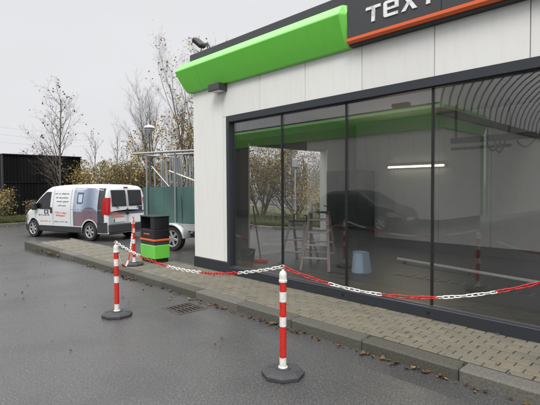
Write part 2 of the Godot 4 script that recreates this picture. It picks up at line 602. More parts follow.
# ------------------------------------------------------------------ the car wash building
func _building() -> void:
	var b := thing("carwash_building", "white panelled car wash hall with glazed front and green and dark fascia", "building")
	var xs := [-7.38, -6.427, -5.42, -4.41, -3.40, -2.39, -1.386, -0.38, 0.63, 1.64, 2.65]
	# front wall panels
	for i in xs.size() - 1:
		var lo: float = 0.315 if i == 0 else 2.984
		box("wall_panel", Vector3(xs[i] + 0.004, lo, -5.08), Vector3(xs[i + 1] - 0.004, 4.22, WALL_Z), M.panel[[0, 1, 2, 0, 1, 0, 2, 1, 0, 2][i]], b, 0.004)
	box("wall_panel", Vector3(-6.423, 0.315, -5.08), Vector3(-6.283, 2.980, WALL_Z), M.panel[1], b, 0.004)
	box("wall_core", Vector3(-7.36, 2.99, -5.30), Vector3(3.2, 4.20, -5.085), M.black, b)
	box("wall_core", Vector3(-7.36, 0.1, -5.30), Vector3(-6.29, 2.985, -5.085), M.black, b)
	box("plinth", Vector3(-7.395, -0.1, -5.09), Vector3(-6.283, 0.31, -4.985), M.anthracite, b, 0.006)
	# parapet and roof
	box("parapet", Vector3(-7.46, 4.15, -5.16), Vector3(3.2, 4.335, -4.985), M.anthracite_sign, b, 0.008)
	box("parapet", Vector3(-7.46, 4.15, -10.6), Vector3(-7.30, 4.33, -5.165), M.anthracite_sign, b, 0.008)
	box("roof", Vector3(-7.29, 3.95, -10.6), Vector3(3.2, 4.18, -5.31), M.steel_dark, b)
	# end wall with the open door, back wall, right-hand wall, ceiling, floor slab
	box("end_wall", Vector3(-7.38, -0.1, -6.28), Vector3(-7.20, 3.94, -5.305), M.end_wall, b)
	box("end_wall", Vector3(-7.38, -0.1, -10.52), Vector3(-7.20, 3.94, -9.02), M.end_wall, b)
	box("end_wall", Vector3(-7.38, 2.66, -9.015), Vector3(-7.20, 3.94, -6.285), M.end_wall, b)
	box("door_jamb", Vector3(-7.41, 0.118, -9.016), Vector3(-7.19, 2.655, -8.985), M.panel[0], b, 0.004)
	box("door_jamb", Vector3(-7.41, 0.118, -6.325), Vector3(-7.19, 2.655, -6.284), M.panel[0], b, 0.004)
	box("door_head", Vector3(-7.41, 2.615, -8.984), Vector3(-7.19, 2.657, -6.326), M.anthracite, b, 0.004)
	var bx := -7.19
	while bx < 3.1:
		box("back_panel", Vector3(bx + 0.004, 0.32, -10.40), Vector3(minf(bx + 1.196, 3.19), 3.90, -10.3), M.hall_wall, b, 0.004)
		bx += 1.2
	box("back_wall", Vector3(-7.38, -0.1, -10.62), Vector3(3.2, 3.94, -10.53), M.black, b)
	box("back_plinth", Vector3(-7.19, 0.12, -10.39), Vector3(3.2, 0.315, -10.285), M.plastic, b)
	box("end_wall", Vector3(3.202, -0.1, -6.28), Vector3(3.38, 4.3, -5.0), M.hall_wall, b)
	box("end_wall", Vector3(3.202, -0.1, -10.62), Vector3(3.38, 4.3, -9.02), M.hall_wall, b)
	box("end_wall", Vector3(3.202, 2.66, -9.015), Vector3(3.38, 4.3, -6.285), M.hall_wall, b)
	box("ceiling", Vector3(-7.19, 3.42, -10.29), Vector3(3.2, 3.5, -5.31), M.ceiling, b)
	box("floor_slab", Vector3(-7.42, -0.2, -10.28), Vector3(3.2, PAVE, -5.06), M.hall_floor, b)
	var rp := mb()
	extrude(rp, PackedVector2Array([Vector2(-7.425, PAVE - 0.002), Vector2(-8.3, 0.005), Vector2(-8.3, -0.1), Vector2(-7.425, -0.1)]), -9.1, -6.2)
	obj("door_ramp", rp, M.kerb[1], b)
	# glazing
	var gf := Node3D.new()
	gf.name = "glass_front"
	b.add_child(gf)
	var px := [-6.19, -4.93, -3.67, -2.415, -1.16, 0.095, 1.35, 2.60]
	box("frame", Vector3(-6.28, PAVE - 0.01, -5.12), Vector3(-6.20, 2.98, -4.955), M.anthracite, gf, 0.004)
	box("frame", Vector3(-6.198, 2.868, -5.12), Vector3(3.0, 2.98, -4.955), M.anthracite, gf, 0.004)
	box("frame", Vector3(-6.198, PAVE - 0.01, -5.12), Vector3(3.0, 0.252, -4.945), M.anthracite, gf, 0.006)
	box("frame_lip", Vector3(-6.196, 0.2525, -5.05), Vector3(3.0, 0.262, -5.0), M.steel_dark, gf)
	box("frame_lip", Vector3(-6.196, 2.855, -5.06), Vector3(3.0, 2.8675, -4.985), M.black, gf)
	for i in px.size() - 1:
		var a: float = px[i] + (0.012 if i else -0.009)
		var e: float = px[i + 1] - 0.012
		var s := mb()
		cbox(s, Vector3(a, 0.264, -5.028), Vector3(e, 2.853, -5.022))
		cbox(s, Vector3(a, 0.264, -5.050), Vector3(e, 2.853, -5.044))
		obj("pane", s, M.glass, gf)
		if i:
			box("mullion", Vector3(px[i] - 0.0118, 0.2625, -5.056), Vector3(px[i] + 0.0118, 2.8545, -5.016), M.black, gf)
			box("clip", Vector3(px[i] - 0.02, 0.17, -4.9445), Vector3(px[i] + 0.02, 0.20, -4.938), M.black, gf)
	# green fascia: a faceted box that turns the corner
	var prof := [Vector2(0.002, 3.565), Vector2(0.075, 3.575), Vector2(0.117, 3.655), Vector2(0.18, 3.795), Vector2(0.25, 3.985), Vector2(0.245, 4.005), Vector2(0.16, 4.13), Vector2(0.002, 4.145)]
	var f := mb()
	var ring := func(x: float, k: float) -> Array:
		var r := []
		for p: Vector2 in prof:
			r.append(Vector3(x, lerpf(3.86, p.y, 0.94 + 0.06 * k), WALL_Z + 0.002 + p.x * k))
		return r
	var secs := [ring.call(-3.535, 0.62), ring.call(-3.60, 1.0), ring.call(-6.93, 1.0)]
	_skin(f, secs, true, 4)
	obj("green_fascia", f, M.green, b)
	var c := mb()
	var corner := []
	var back := []
	for p: Vector2 in prof:
		corner.append(Vector3(-7.382 - p.x, p.y, WALL_Z + 0.002 + p.x))
		back.append(Vector3(-7.382 - p.x, p.y, -10.55))
	_skin(c, [ring.call(-6.937, 1.0), corner, back], true, 4)
	obj("green_fascia_corner", c, M.green, b)
	# dark sign with lettering and an orange strip
	var sg := Node3D.new()
	sg.name = "sign"
	b.add_child(sg)
	tag(sg, "dark sign band with white letters over an orange strip")
	box("sign_panel", Vector3(-3.53, 3.665, -4.998), Vector3(-2.246, 4.52, -4.85), M.anthracite_sign, sg, 0.006)
	box("sign_panel", Vector3(-2.242, 3.665, -4.998), Vector3(3.2, 4.52, -4.85), M.anthracite_sign, sg, 0.006)
	var og := mb()
	extrude(og, PackedVector2Array([Vector2(-4.997, 3.60), Vector2(-4.885, 3.60), Vector2(-4.838, 3.625), Vector2(-4.838, 3.663), Vector2(-4.997, 3.663)]), 3.535, -3.2, Transform3D(Basis(Vector3(0, 0, 1), Vector3(0, 1, 0), Vector3(-1, 0, 0)), Vector3.ZERO))
	obj("orange_strip", og, M.orange, sg)
	box("drip_edge", Vector3(-3.53, 3.572, -4.997), Vector3(3.2, 3.598, -4.90), M.black, sg)
	_letters(sg)
	# wall lamp under the fascia
	var l := thing("wall_lamp", "dark box-shaped wall lamp under the green fascia", "wall lamp", Vector3(-6.44, 3.50, WALL_Z + 0.003))
	box("housing", Vector3(-0.16, -0.055, 0), Vector3(0.16, 0.075, 0.20), M.anthracite_sign, l, 0.008)
	box("lens", Vector3(-0.13, -0.062, 0.03), Vector3(0.13, -0.0555, 0.18), M.white, l)
	# roof-top floodlight and camera
	var fl := thing("floodlight", "black tilted floodlight on the roof edge above the green fascia", "floodlight", Vector3(-7.16, 4.333, -5.06))
	var s2 := mb()
	tube(s2, [Vector3(0, 0, 0), Vector3(0, 0.11, 0)], [0.014], 8)
	cbox(s2, Vector3(-0.05, 0.0, -0.05), Vector3(0.05, 0.012, 0.05), 0.003)
	obj("bracket", s2, M.zinc, fl)
	var s3 := mb()
	cbox(s3, Vector3(-0.13, -0.05, -0.10), Vector3(0.13, 0.05, 0.10), 0.03, Transform3D(Basis.from_euler(Vector3(0.2, 0.35, -0.75)), Vector3(-0.05, 0.2, 0.02)))
	obj("lamp_head", s3, M.black, fl)
	var sc := thing("security_camera", "small grey security camera beside the roof floodlight", "camera", Vector3(-6.93, 4.333, -5.06))
	var s4 := mb()
	tube(s4, [Vector3(0, 0, 0), Vector3(0, 0.06, 0), Vector3(-0.04, 0.10, 0)], [0.014], 8)
	cbox(s4, Vector3(-0.04, 0, -0.04), Vector3(0.04, 0.01, 0.04), 0.003)
	obj("bracket", s4, M.zinc, sc)
	var s5 := mb()
	lathe(s5, [Vector2(0, -0.09), Vector2(0.032, -0.09), Vector2(0.036, -0.08), Vector2(0.036, 0.08), Vector2(0.03, 0.09), Vector2(0, 0.09)], 16, Transform3D(Basis.from_euler(Vector3(1.2, 0.6, 0)), Vector3(-0.03, 0.11, 0.0)))
	obj("camera_body", s5, M.zinc, sc)

# joins rings of points, all of one length
func _skin(s: SurfaceTool, secs: Array, caps := false, round_to := -1) -> void:
	for i in secs.size() - 1:
		for k in secs[i].size() - 1:
			s.set_smooth_group(3 + i if k >= 1 and k < round_to else -1)
			quad(s, secs[i][k], secs[i][k + 1], secs[i + 1][k + 1], secs[i + 1][k])
	s.set_smooth_group(-1)
	if caps:
		for e in [0, secs.size() - 1]:
			var r: Array = secs[e]
			for k in range(1, r.size() - 1):
				if e == 0: tri(s, r[0], r[k + 1], r[k])
				else: tri(s, r[0], r[k], r[k + 1])

func _letters(sg: Node3D) -> void:
	# strokes as polygons in a unit box, y up
	var st := 0.19
	var glyph := {
		"t": [[Vector2(-0.04, 1), Vector2(1, 1), Vector2(1, 1 - st), Vector2(-0.08, 1 - st)], [Vector2(0.38, 1 - st), Vector2(0.62, 1 - st), Vector2(0.58, 0), Vector2(0.34, 0)]],
		"e": [[Vector2(0.12, 1), Vector2(0.90, 1), Vector2(1, 0.92), Vector2(1, 0.42), Vector2(0.24, 0.42), Vector2(0.24, 0.57), Vector2(0.76, 0.57), Vector2(0.76, 0.82), Vector2(0.24, 0.82), Vector2(0.24, 0.18), Vector2(0.97, 0.18), Vector2(0.95, 0), Vector2(0.12, 0), Vector2(0.0, 0.10), Vector2(0.0, 0.90)]],
		"x": [[Vector2(0.0, 1), Vector2(0.28, 1), Vector2(0.52, 0.64), Vector2(0.74, 1), Vector2(1.02, 1), Vector2(0.66, 0.5), Vector2(1.0, 0), Vector2(0.72, 0), Vector2(0.5, 0.35), Vector2(0.26, 0), Vector2(-0.02, 0), Vector2(0.36, 0.5)]],
	}
	var at := [["t", -3.215, 0.20], ["e", -2.972, 0.205], ["x", -2.726, 0.20], ["t", -2.485, 0.20]]
	for a in at:
		var s := mb()
		for poly in glyph[a[0]]:
			var pp := PackedVector2Array()
			for v: Vector2 in poly:
				pp.append(Vector2(a[1] + v.x * a[2], 3.785 + v.y * 0.195))
			extrude(s, pp, -4.8495, -4.835)
		obj("letter", s, M.letter, sg)

# ------------------------------------------------------------------ inside the hall
func _hall() -> void:
	var lamp := thing("tube_lamp", "lit fluorescent tube lamp on the rear wall inside the hall", "lamp", Vector3(-5.37, 2.19, -10.26))
	box("lamp_housing", Vector3(-0.78, -0.03, -0.03), Vector3(0.78, 0.05, 0.03), M.zinc, lamp, 0.005)
	var em := mat(Color(1, 0.97, 0.88), 0.5)
	em.emission_enabled = true
	em.emission = Color(1, 0.95, 0.82)
	em.emission_energy_multiplier = 2.2
	var s := mb()
	tube(s, [Vector3(-0.74, 0, 0.055), Vector3(0.74, 0, 0.055)], [0.024], 10)
	obj("tube", s, em, lamp)
	var al := AreaLight3D.new()
	al.name = "tube_light"
	lamp.add_child(al)
	al.position = Vector3(0, 0, 0.10)
	al.rotation.y = PI
	al.area_size = Vector2(1.48, 0.05)
	al.light_color = Color(1, 0.95, 0.82)
	al.light_energy = 1.4
	al.area_range = 20.0
	al.shadow_enabled = true
	# spray arm along the hall with hanging hoses
	var bm := thing("spray_beam", "dark overhead spray beam with hoses hanging inside the hall", "beam", Vector3(0, 0, -9.4))
	box("beam", Vector3(-4.1, 2.60, -0.06), Vector3(3.0, 2.72, 0.06), M.black, bm, 0.01)
	box("channel", Vector3(-4.1, 2.46, -0.04), Vector3(-2.9, 2.52, 0.04), M.black, bm, 0.01)
	for x in [-4.0, -2.95, -1.0, 1.5]:
		box("hanger", Vector3(x - 0.02, 2.721, -0.02), Vector3(x + 0.02, 3.42, 0.02), M.steel_dark, bm)
	for h in [[-3.35, 0.18, 0.13], [-3.2, 0.22, 0.10], [-2.8, 0.14, 0.16], [-1.9, 0.2, 0.12]]:
		var t := mb()
		var pts := []
		for i in 13:
			var u := i / 12.0
			pts.append(Vector3(h[0] + h[2] * u * 2, 2.60 - h[1] * 4 * u * (1 - u) - 0.02, 0.05 + 0.04 * sin(u * PI)))
		tube(t, pts, [0.017], 6)
		obj("hose", t, M.rubber, bm)
	# guide rail on the floor
	var gr := thing("guide_rail", "pale wheel guide rail running along the dark hall floor", "rail", Vector3(-4.69, PAVE, -8.22), -0.0)
	gr.rotation.y = -0.182
	var rs := mb()
	tube(rs, [Vector3(0, 0.07, 0), Vector3(7.2, 0.07, 0)], [0.028], 10)
	obj("rail_tube", rs, M.white, gr)
	for i in 6:
		box("rail_foot", Vector3(0.15 + i * 1.4, 0, -0.03), Vector3(0.21 + i * 1.4, 0.045, 0.03), M.steel_dark, gr)
	# drain channel in the floor
	var dc := thing("floor_drain_channel", "long steel drain channel set into the dark hall floor", "drain", Vector3(-2.2, PAVE + 0.002, -7.1))
	box("channel_frame", Vector3(-1.9, -0.02, -0.12), Vector3(3.5, 0.003, 0.12), M.steel_dark, dc)
	for i in 26:
		box("bar", Vector3(-1.85 + i * 0.2, 0.0031, -0.10), Vector3(-1.72 + i * 0.2, 0.010, 0.10), M.black, dc)
	# step ladders
	_ladder("larger grey and red step ladder standing inside the open hall door", Vector3(-5.48, PAVE, -6.62), 0.5, 1.08, M.ladder_red)
	_ladder("smaller grey step ladder behind the larger one inside the glass", Vector3(-6.22, PAVE, -6.85), 0.2, 0.86, M.zinc)
	# broom leaning, with crate
	var br := thing("broom", "broom leaning against the door jamb behind the first pane", "broom", Vector3(-6.72, PAVE, -6.20))
	var b1 := mb()
	tube(b1, [Vector3(0.0, 0.06, 0.0), Vector3(-0.33, 1.18, -0.09)], [0.014], 8)
	obj("handle", b1, M.bark, br)
	var b2 := mb()
	cbox(b2, Vector3(-0.14, 0.0, -0.04), Vector3(0.14, 0.07, 0.04), 0.01, Transform3D(Basis.from_euler(Vector3(0, 0.6, 0)), Vector3.ZERO))
	obj("head", b2, M.red_chain, br)
	var bk := thing("black_bucket", "black bucket on the floor beside the broom", "bucket", Vector3(-6.88, PAVE, -5.98))
	var b3 := mb()
	lathe(b3, [Vector2(0, 0.005), Vector2(0.12, 0.0), Vector2(0.16, 0.27), Vector2(0.17, 0.28), Vector2(0.155, 0.28), Vector2(0.115, 0.02), Vector2(0, 0.02)], 24)
	obj("pail", b3, M.black, bk)
	var b4 := mb()
	var hp := []
	for i in 11:
		var a := PI * i / 10.0
		hp.append(Vector3(cos(a) * 0.165, 0.26 - sin(a) * 0.12, sin(a) * 0.12))
	tube(b4, hp, [0.005], 6)
	obj("bail", b4, M.galv, bk)
	# pale blue tub and roll
	var blue := mat(lin(.30, .40, .52), 0.55)
	var tb := thing("blue_tub", "pale blue tub with a towel over its side on the hall floor", "tub", Vector3(-4.62, PAVE, -6.75))
	var t1 := mb()
	lathe(t1, [Vector2(0, 0), Vector2(0.15, 0), Vector2(0.155, 0.01), Vector2(0.125, 0.37), Vector2(0.135, 0.38), Vector2(0.115, 0.38), Vector2(0.11, 0.05), Vector2(0, 0.05)], 24)
	obj("shell", t1, blue, tb)
	var cs := mb()
	cs.set_smooth_group(1)
	for i in 12:
		for j in 8:
			var q := []
			for k in [[0, 0], [1, 0], [1, 1], [0, 1]]:
				var u: float = (i + k[0]) / 12.0
				var v: float = (j + k[1]) / 8.0
				q.append(Vector3(0.13 + 0.07 * (1 - v) * (0.6 + 0.4 * u), 0.006 + v * 0.375, lerpf(-0.10, 0.10, u) * (1.25 - 0.35 * v) + 0.02 * sin(u * 9.0) * (1 - v)))
			quad(cs, q[0], q[1], q[2], q[3])
	obj("towel", cs, blue, tb)
	# cabinet at the end wall
	var cb := thing("control_cabinet", "dark upright control cabinet in the hall corner", "cabinet", Vector3(-6.75, PAVE, -9.7))
	box("case", Vector3(-0.3, 0.03, -0.4), Vector3(0.3, 2.0, 0.4), M.matt_black, cb, 0.01)
	box("door", Vector3(0.301, 0.08, -0.36), Vector3(0.32, 1.95, 0.36), M.matt_black, cb, 0.006)
	box("handle", Vector3(0.3205, 1.0, 0.26), Vector3(0.34, 1.14, 0.29), M.black, cb)
	box("base", Vector3(-0.28, 0.0, -0.38), Vector3(0.28, 0.029, 0.38), M.black, cb)

func _ladder(label: String, at: Vector3, turn: float, h: float, m: Material) -> void:
	var l := thing("step_ladder", label, "ladder", at, turn, "step ladders in the hall")
	var sp := h * 0.42
	for sx: float in [-1, 1]:
		for sz: float in [-1, 1]:
			var s := mb()
			var a := Vector3(sx * 0.27, 0.0, sz * sp)
			var e := Vector3(sx * 0.17, h, sz * 0.05)
			var d := (e - a).normalized()
			cbox(s, Vector3(-0.014, -0.028, 0), Vector3(0.014, 0.028, a.distance_to(e)), 0.004, Transform3D(_along(d), a))
			obj("stile", s, m, l)
	var n := int(h / 0.24)
	for i in n:
		var u := (i + 1.0) / (n + 0.6)
		for sz: float in [-1, 1]:
			var w := lerpf(0.27, 0.17, u)
			box("step" if sz > 0 else "rung", Vector3(-w, h * u - 0.015, sz * lerpf(sp, 0.05, u) - 0.035), Vector3(w, h * u + 0.015, sz * lerpf(sp, 0.05, u) + 0.035), M.zinc, l, 0.005)
	box("platform", Vector3(-0.19, h - 0.01, -0.12), Vector3(0.19, h + 0.02, 0.12), M.plastic, l, 0.006)
	var g := mb()
	tube(g, [Vector3(-0.15, h, -0.05), Vector3(-0.15, h + 0.13, -0.06), Vector3(-0.06, h + 0.16, -0.06)], [0.013], 6)
	obj("handle", g, M.plastic, l)
	g = mb()
	tube(g, [Vector3(0.15, h, -0.05), Vector3(0.15, h + 0.11, -0.06), Vector3(0.08, h + 0.13, -0.06)], [0.013], 6)
	obj("handle", g, M.plastic, l)

func _along(d: Vector3) -> Basis:
	var x := d.cross(Vector3.RIGHT if absf(d.x) < 0.9 else Vector3.UP).normalized()
	var y := d.cross(x).normalized()
	return Basis(x, y, d)

# ------------------------------------------------------------------ what the panes mirror: the yard behind the camera
func _opposite() -> void:
	var o := thing("opposite_building", "long white service building with green fascia mirrored in the panes", "building", Vector3(-7.95, 0, 7.0))
	for i in 15:
		var x := -1.2 * i
		box("wall_panel", Vector3(x - 1.196, 0.3, 0.25), Vector3(x - 0.004, 4.1, 0.4), M.panel[i % 3] if i < 6 else M.end_wall, o, 0.005)
	box("plinth", Vector3(-18, -0.2, 0.24), Vector3(0, 0.295, 4.4), M.anthracite, o)
	box("core", Vector3(-17.95, 0.296, 0.405), Vector3(-0.16, 4.3, 4.35), M.black, o)
	for i in 4:
		box("wall_panel", Vector3(-0.15, 0.3, 0.41 + i), Vector3(0, 4.1, 1.40 + i), M.panel[i % 3], o, 0.005)
	var s := mb()
	var pr := [Vector2(0.0, 4.05), Vector2(0.1, 4.06), Vector2(0.25, 4.5), Vector2(0.28, 4.85), Vector2(0.16, 5.0), Vector2(0.0, 5.02)]
	var a := []; var b := []; var c := []
	for p: Vector2 in pr:
		a.append(Vector3(-18, p.y, 0.25 - p.x))
		b.append(Vector3(0.01 + p.x, p.y, 0.25 - p.x))
		c.append(Vector3(0.01 + p.x, p.y, 4.4))
	_skin(s, [a, b, c], true)
	obj("green_fascia", s, M.green, o)
	box("parapet", Vector3(-18, 4.9, 0.3), Vector3(0, 5.12, 4.4), M.anthracite_sign, o)
	box("green_post", Vector3(-0.30, 0.3, 4.42), Vector3(0.02, 4.04, 4.7), M.green, o, 0.01)
	var fl := thing("roof_floodlight", "dark floodlight on the opposite roof edge, seen as a reflection", "floodlight", Vector3(-9.9, 5.12, 7.5))
	box("lamp_head", Vector3(-0.4, 0.04, -0.15), Vector3(0.4, 0.22, 0.15), M.black, fl, 0.03)
	box("bracket", Vector3(-0.05, 0, -0.05), Vector3(0.05, 0.04, 0.05), M.zinc, fl)
	# barrel-vaulted canopy
	var v := thing("vaulted_canopy", "barrel vaulted canopy with curved ribs mirrored in the right pane", "canopy", Vector3(-7.7, 0, 6.6))
	var sk := mat(lin(.84, .87, .85), 0.4)
	sk.backlight_enabled = true
	sk.backlight = Color(1.0, 1.0, 1.0)
	var R := 4.0
	var arc := func(t: float, r: float) -> Vector2:
		return Vector2(R - cos(t) * r, 4.75 + sin(t) * r * 0.72)
	for i in 19:
		var z := i * 0.73
		var rs := mb()
		var pts := []
		for k in 19:
			var p: Vector2 = arc.call(PI * k / 18.0, R)
			pts.append(Vector3(p.x, p.y, z))
		tube(rs, pts, [0.036], 6)
		obj("rib", rs, M.steel_rib, v)
		if i < 18:
			var ps := mb()
			ps.set_smooth_group(1)
			for k in 18:
				var p0: Vector2 = arc.call(PI * k / 18.0, R + 0.07)
				var p1: Vector2 = arc.call(PI * (k + 1) / 18.0, R + 0.07)
				quad(ps, Vector3(p0.x, p0.y, z), Vector3(p0.x, p0.y, z + 0.73), Vector3(p1.x, p1.y, z + 0.73), Vector3(p1.x, p1.y, z))
			obj("roof_sheet", ps, sk, v)
	for i in 9:
		box("side_panel", Vector3(-0.05, 0.2, 4.9 + i * 1.0), Vector3(0.05, 4.44, 5.88 + i * 1.0), M.hall_wall, v, 0.01)
	for x: float in [0.0, 2 * R]:
		box("eaves_beam", Vector3(x - 0.12, 4.45, -0.1), Vector3(x + 0.12, 4.74, 13.4), M.anthracite, v, 0.01)
		for i in (0 if x < 1 else 4):
			box("post", Vector3(x - 0.08, 0, 0.5 + i * 4.1), Vector3(x + 0.08, 4.449, 0.66 + i * 4.1), M.anthracite, v, 0.01)
	_car("dark_hatchback", "dark parked hatchback mirrored in the middle panes", Vector3(-10.15, 0, 5.1), 0.0)

# ------------------------------------------------------------------ vehicles
# body whose outline is given by top(x), bottom(x) and half width w(x, y)
func shell(s: SurfaceTool, xs: Array, top: Callable, bot: Callable, w: Callable, crown: float, rows := 16) -> void:
	s.set_smooth_group(1)
	var cols := []
	for x: float in xs:
		var l := []
		var b: float = bot.call(x); var t: float = maxf(top.call(x), b + 0.01)
		for r in rows + 1:
			var y := lerpf(b, t, 1 - pow(1 - r / float(rows), 1.5))
			l.append(Vector3(x, y, w.call(x, y)))
		cols.append(l)
	for i in xs.size() - 1:
		for r in rows:
			var a: Vector3 = cols[i][r]; var b: Vector3 = cols[i + 1][r]; var c: Vector3 = cols[i + 1][r + 1]; var d: Vector3 = cols[i][r + 1]
			quad(s, d, c, b, a)
			var f := Vector3(1, 1, -1)
			quad(s, a * f, b * f, c * f, d * f)
		for k in 10:
			var q := []
			for e in [[0, 0], [0, 1], [1, 1], [1, 0]]:
				var p: Vector3 = cols[i + e[0]][rows]
				var u: float = (k + e[1]) / 10.0 * 2 - 1
				q.append(Vector3(p.x, p.y + crown * (1 - u * u), p.z * u))
			quad(s, q[0], q[3], q[2], q[1])
	for i in [0, xs.size() - 1]:
		for r in rows:
			var a: Vector3 = cols[i][r]; var d: Vector3 = cols[i][r + 1]
			var f := Vector3(1, 1, -1)
			if i == 0: quad(s, a, d, d * f, a * f)
			else: quad(s, a * f, d * f, d, a)
	s.set_smooth_group(-1)

# sheet that follows the body's side, off the surface by a few millimetres
func patch(s: SurfaceTool, x0: float, x1: float, lo: Callable, hi: Callable, w: Callable, off: float, side: float, nx := 14, ny := 6, uv := false) -> void:
	s.set_smooth_group(1)
	for i in nx:
		for j in ny:
			var q := []; var t := []
			for e in [[0, 0], [0, 1], [1, 1], [1, 0]]:
				var u: float = (i + e[0]) / float(nx)
				var v: float = (j + e[1]) / float(ny)
				var x := lerpf(x0, x1, u)
				var y: float = lerpf(lo.call(x), hi.call(x), v)
				q.append(Vector3(x, y, side * (w.call(x, y) + off)))
				t.append(Vector2(1 - u, 1 - v))
			if side < 0:
				q.reverse(); t.reverse()
			if uv: quad_uv(s, q, t)
			else: quad(s, q[0], q[1], q[2], q[3])
	s.set_smooth_group(-1)

func wheel(parent: Node3D, c: Vector3, r: float, wd: float, side: float) -> void:
	var g := Node3D.new()
	g.name = "wheel"
	parent.add_child(g, true)
	g.position = c
	var xf := Transform3D(Basis(Vector3(1, 0, 0), Vector3(0, 0, side), Vector3(0, -side, 0)), Vector3.ZERO)
	var s := mb()
	lathe(s, [Vector2(r * 0.66, -wd / 2), Vector2(r * 0.93, -wd / 2), Vector2(r, -wd * 0.38), Vector2(r, wd * 0.38), Vector2(r * 0.95, wd / 2), Vector2(r * 0.70, wd * 0.52), Vector2(r * 0.66, wd * 0.42)], 28, xf)
	obj("tyre", s, M.rubber, g)
	var k := mb()
	lathe(k, [Vector2(r * 0.66, wd * 0.46), Vector2(r * 0.60, wd * 0.40), Vector2(r * 0.58, wd * 0.12), Vector2(0, wd * 0.10)], 24, xf)
	obj("rim_well", k, M.plastic, g)
	var sp := mb()
	lathe(sp, [Vector2(r * 0.69, wd * 0.44), Vector2(r * 0.68, wd * 0.50), Vector2(r * 0.60, wd * 0.47), Vector2(r * 0.57, wd * 0.40)], 28, xf)
	for i in 6:
		var a := TAU * i / 6.0 + 0.3
		cbox(sp, Vector3(-r * 0.11, r * 0.12, wd * 0.30), Vector3(r * 0.11, r * 0.62, wd * 0.44), 0.012, Transform3D(Basis(Vector3(0, 0, 1), a) if side > 0 else Basis(Vector3(0, 1, 0), PI) * Basis(Vector3(0, 0, 1), a), Vector3.ZERO))
	var hub := mb()
	lathe(sp, [Vector2(r * 0.2, wd * 0.25), Vector2(r * 0.2, wd * 0.45), Vector2(0, wd * 0.48)], 16, xf)
	obj("rim", sp, M.rim, g)

func _arch(x: float, c: float, r: float, cy: float, sill: float) -> float:
	var d := absf(x - c)
	return cy + sqrt(maxf(r * r - d * d, 0)) if d < r and cy + sqrt(maxf(r * r - d * d, 0)) > sill else sill

func _curve(k: Array) -> Callable:
	return func(x: float) -> float:
		if x <= k[0].x: return k[0].y
		for i in k.size() - 1:
			if x <= k[i + 1].x:
				var u: float = (x - k[i].x) / maxf(k[i + 1].x - k[i].x, 1e-6)
				return lerpf(k[i].y, k[i + 1].y, u)
		return k[-1].y

func _stations(a: float, b: float, arches: Array, r: float) -> Array:
	var xs := []
	for i in 41: xs.append(lerpf(a, b, i / 40.0))
	for c: float in arches:
		for i in 21: xs.append(c - r * cos(PI * i / 20.0))
	for e in [0.015, 0.03, 0.05, 0.08]:
		xs.append(a + e); xs.append(b - e)
	xs.sort()
	return xs

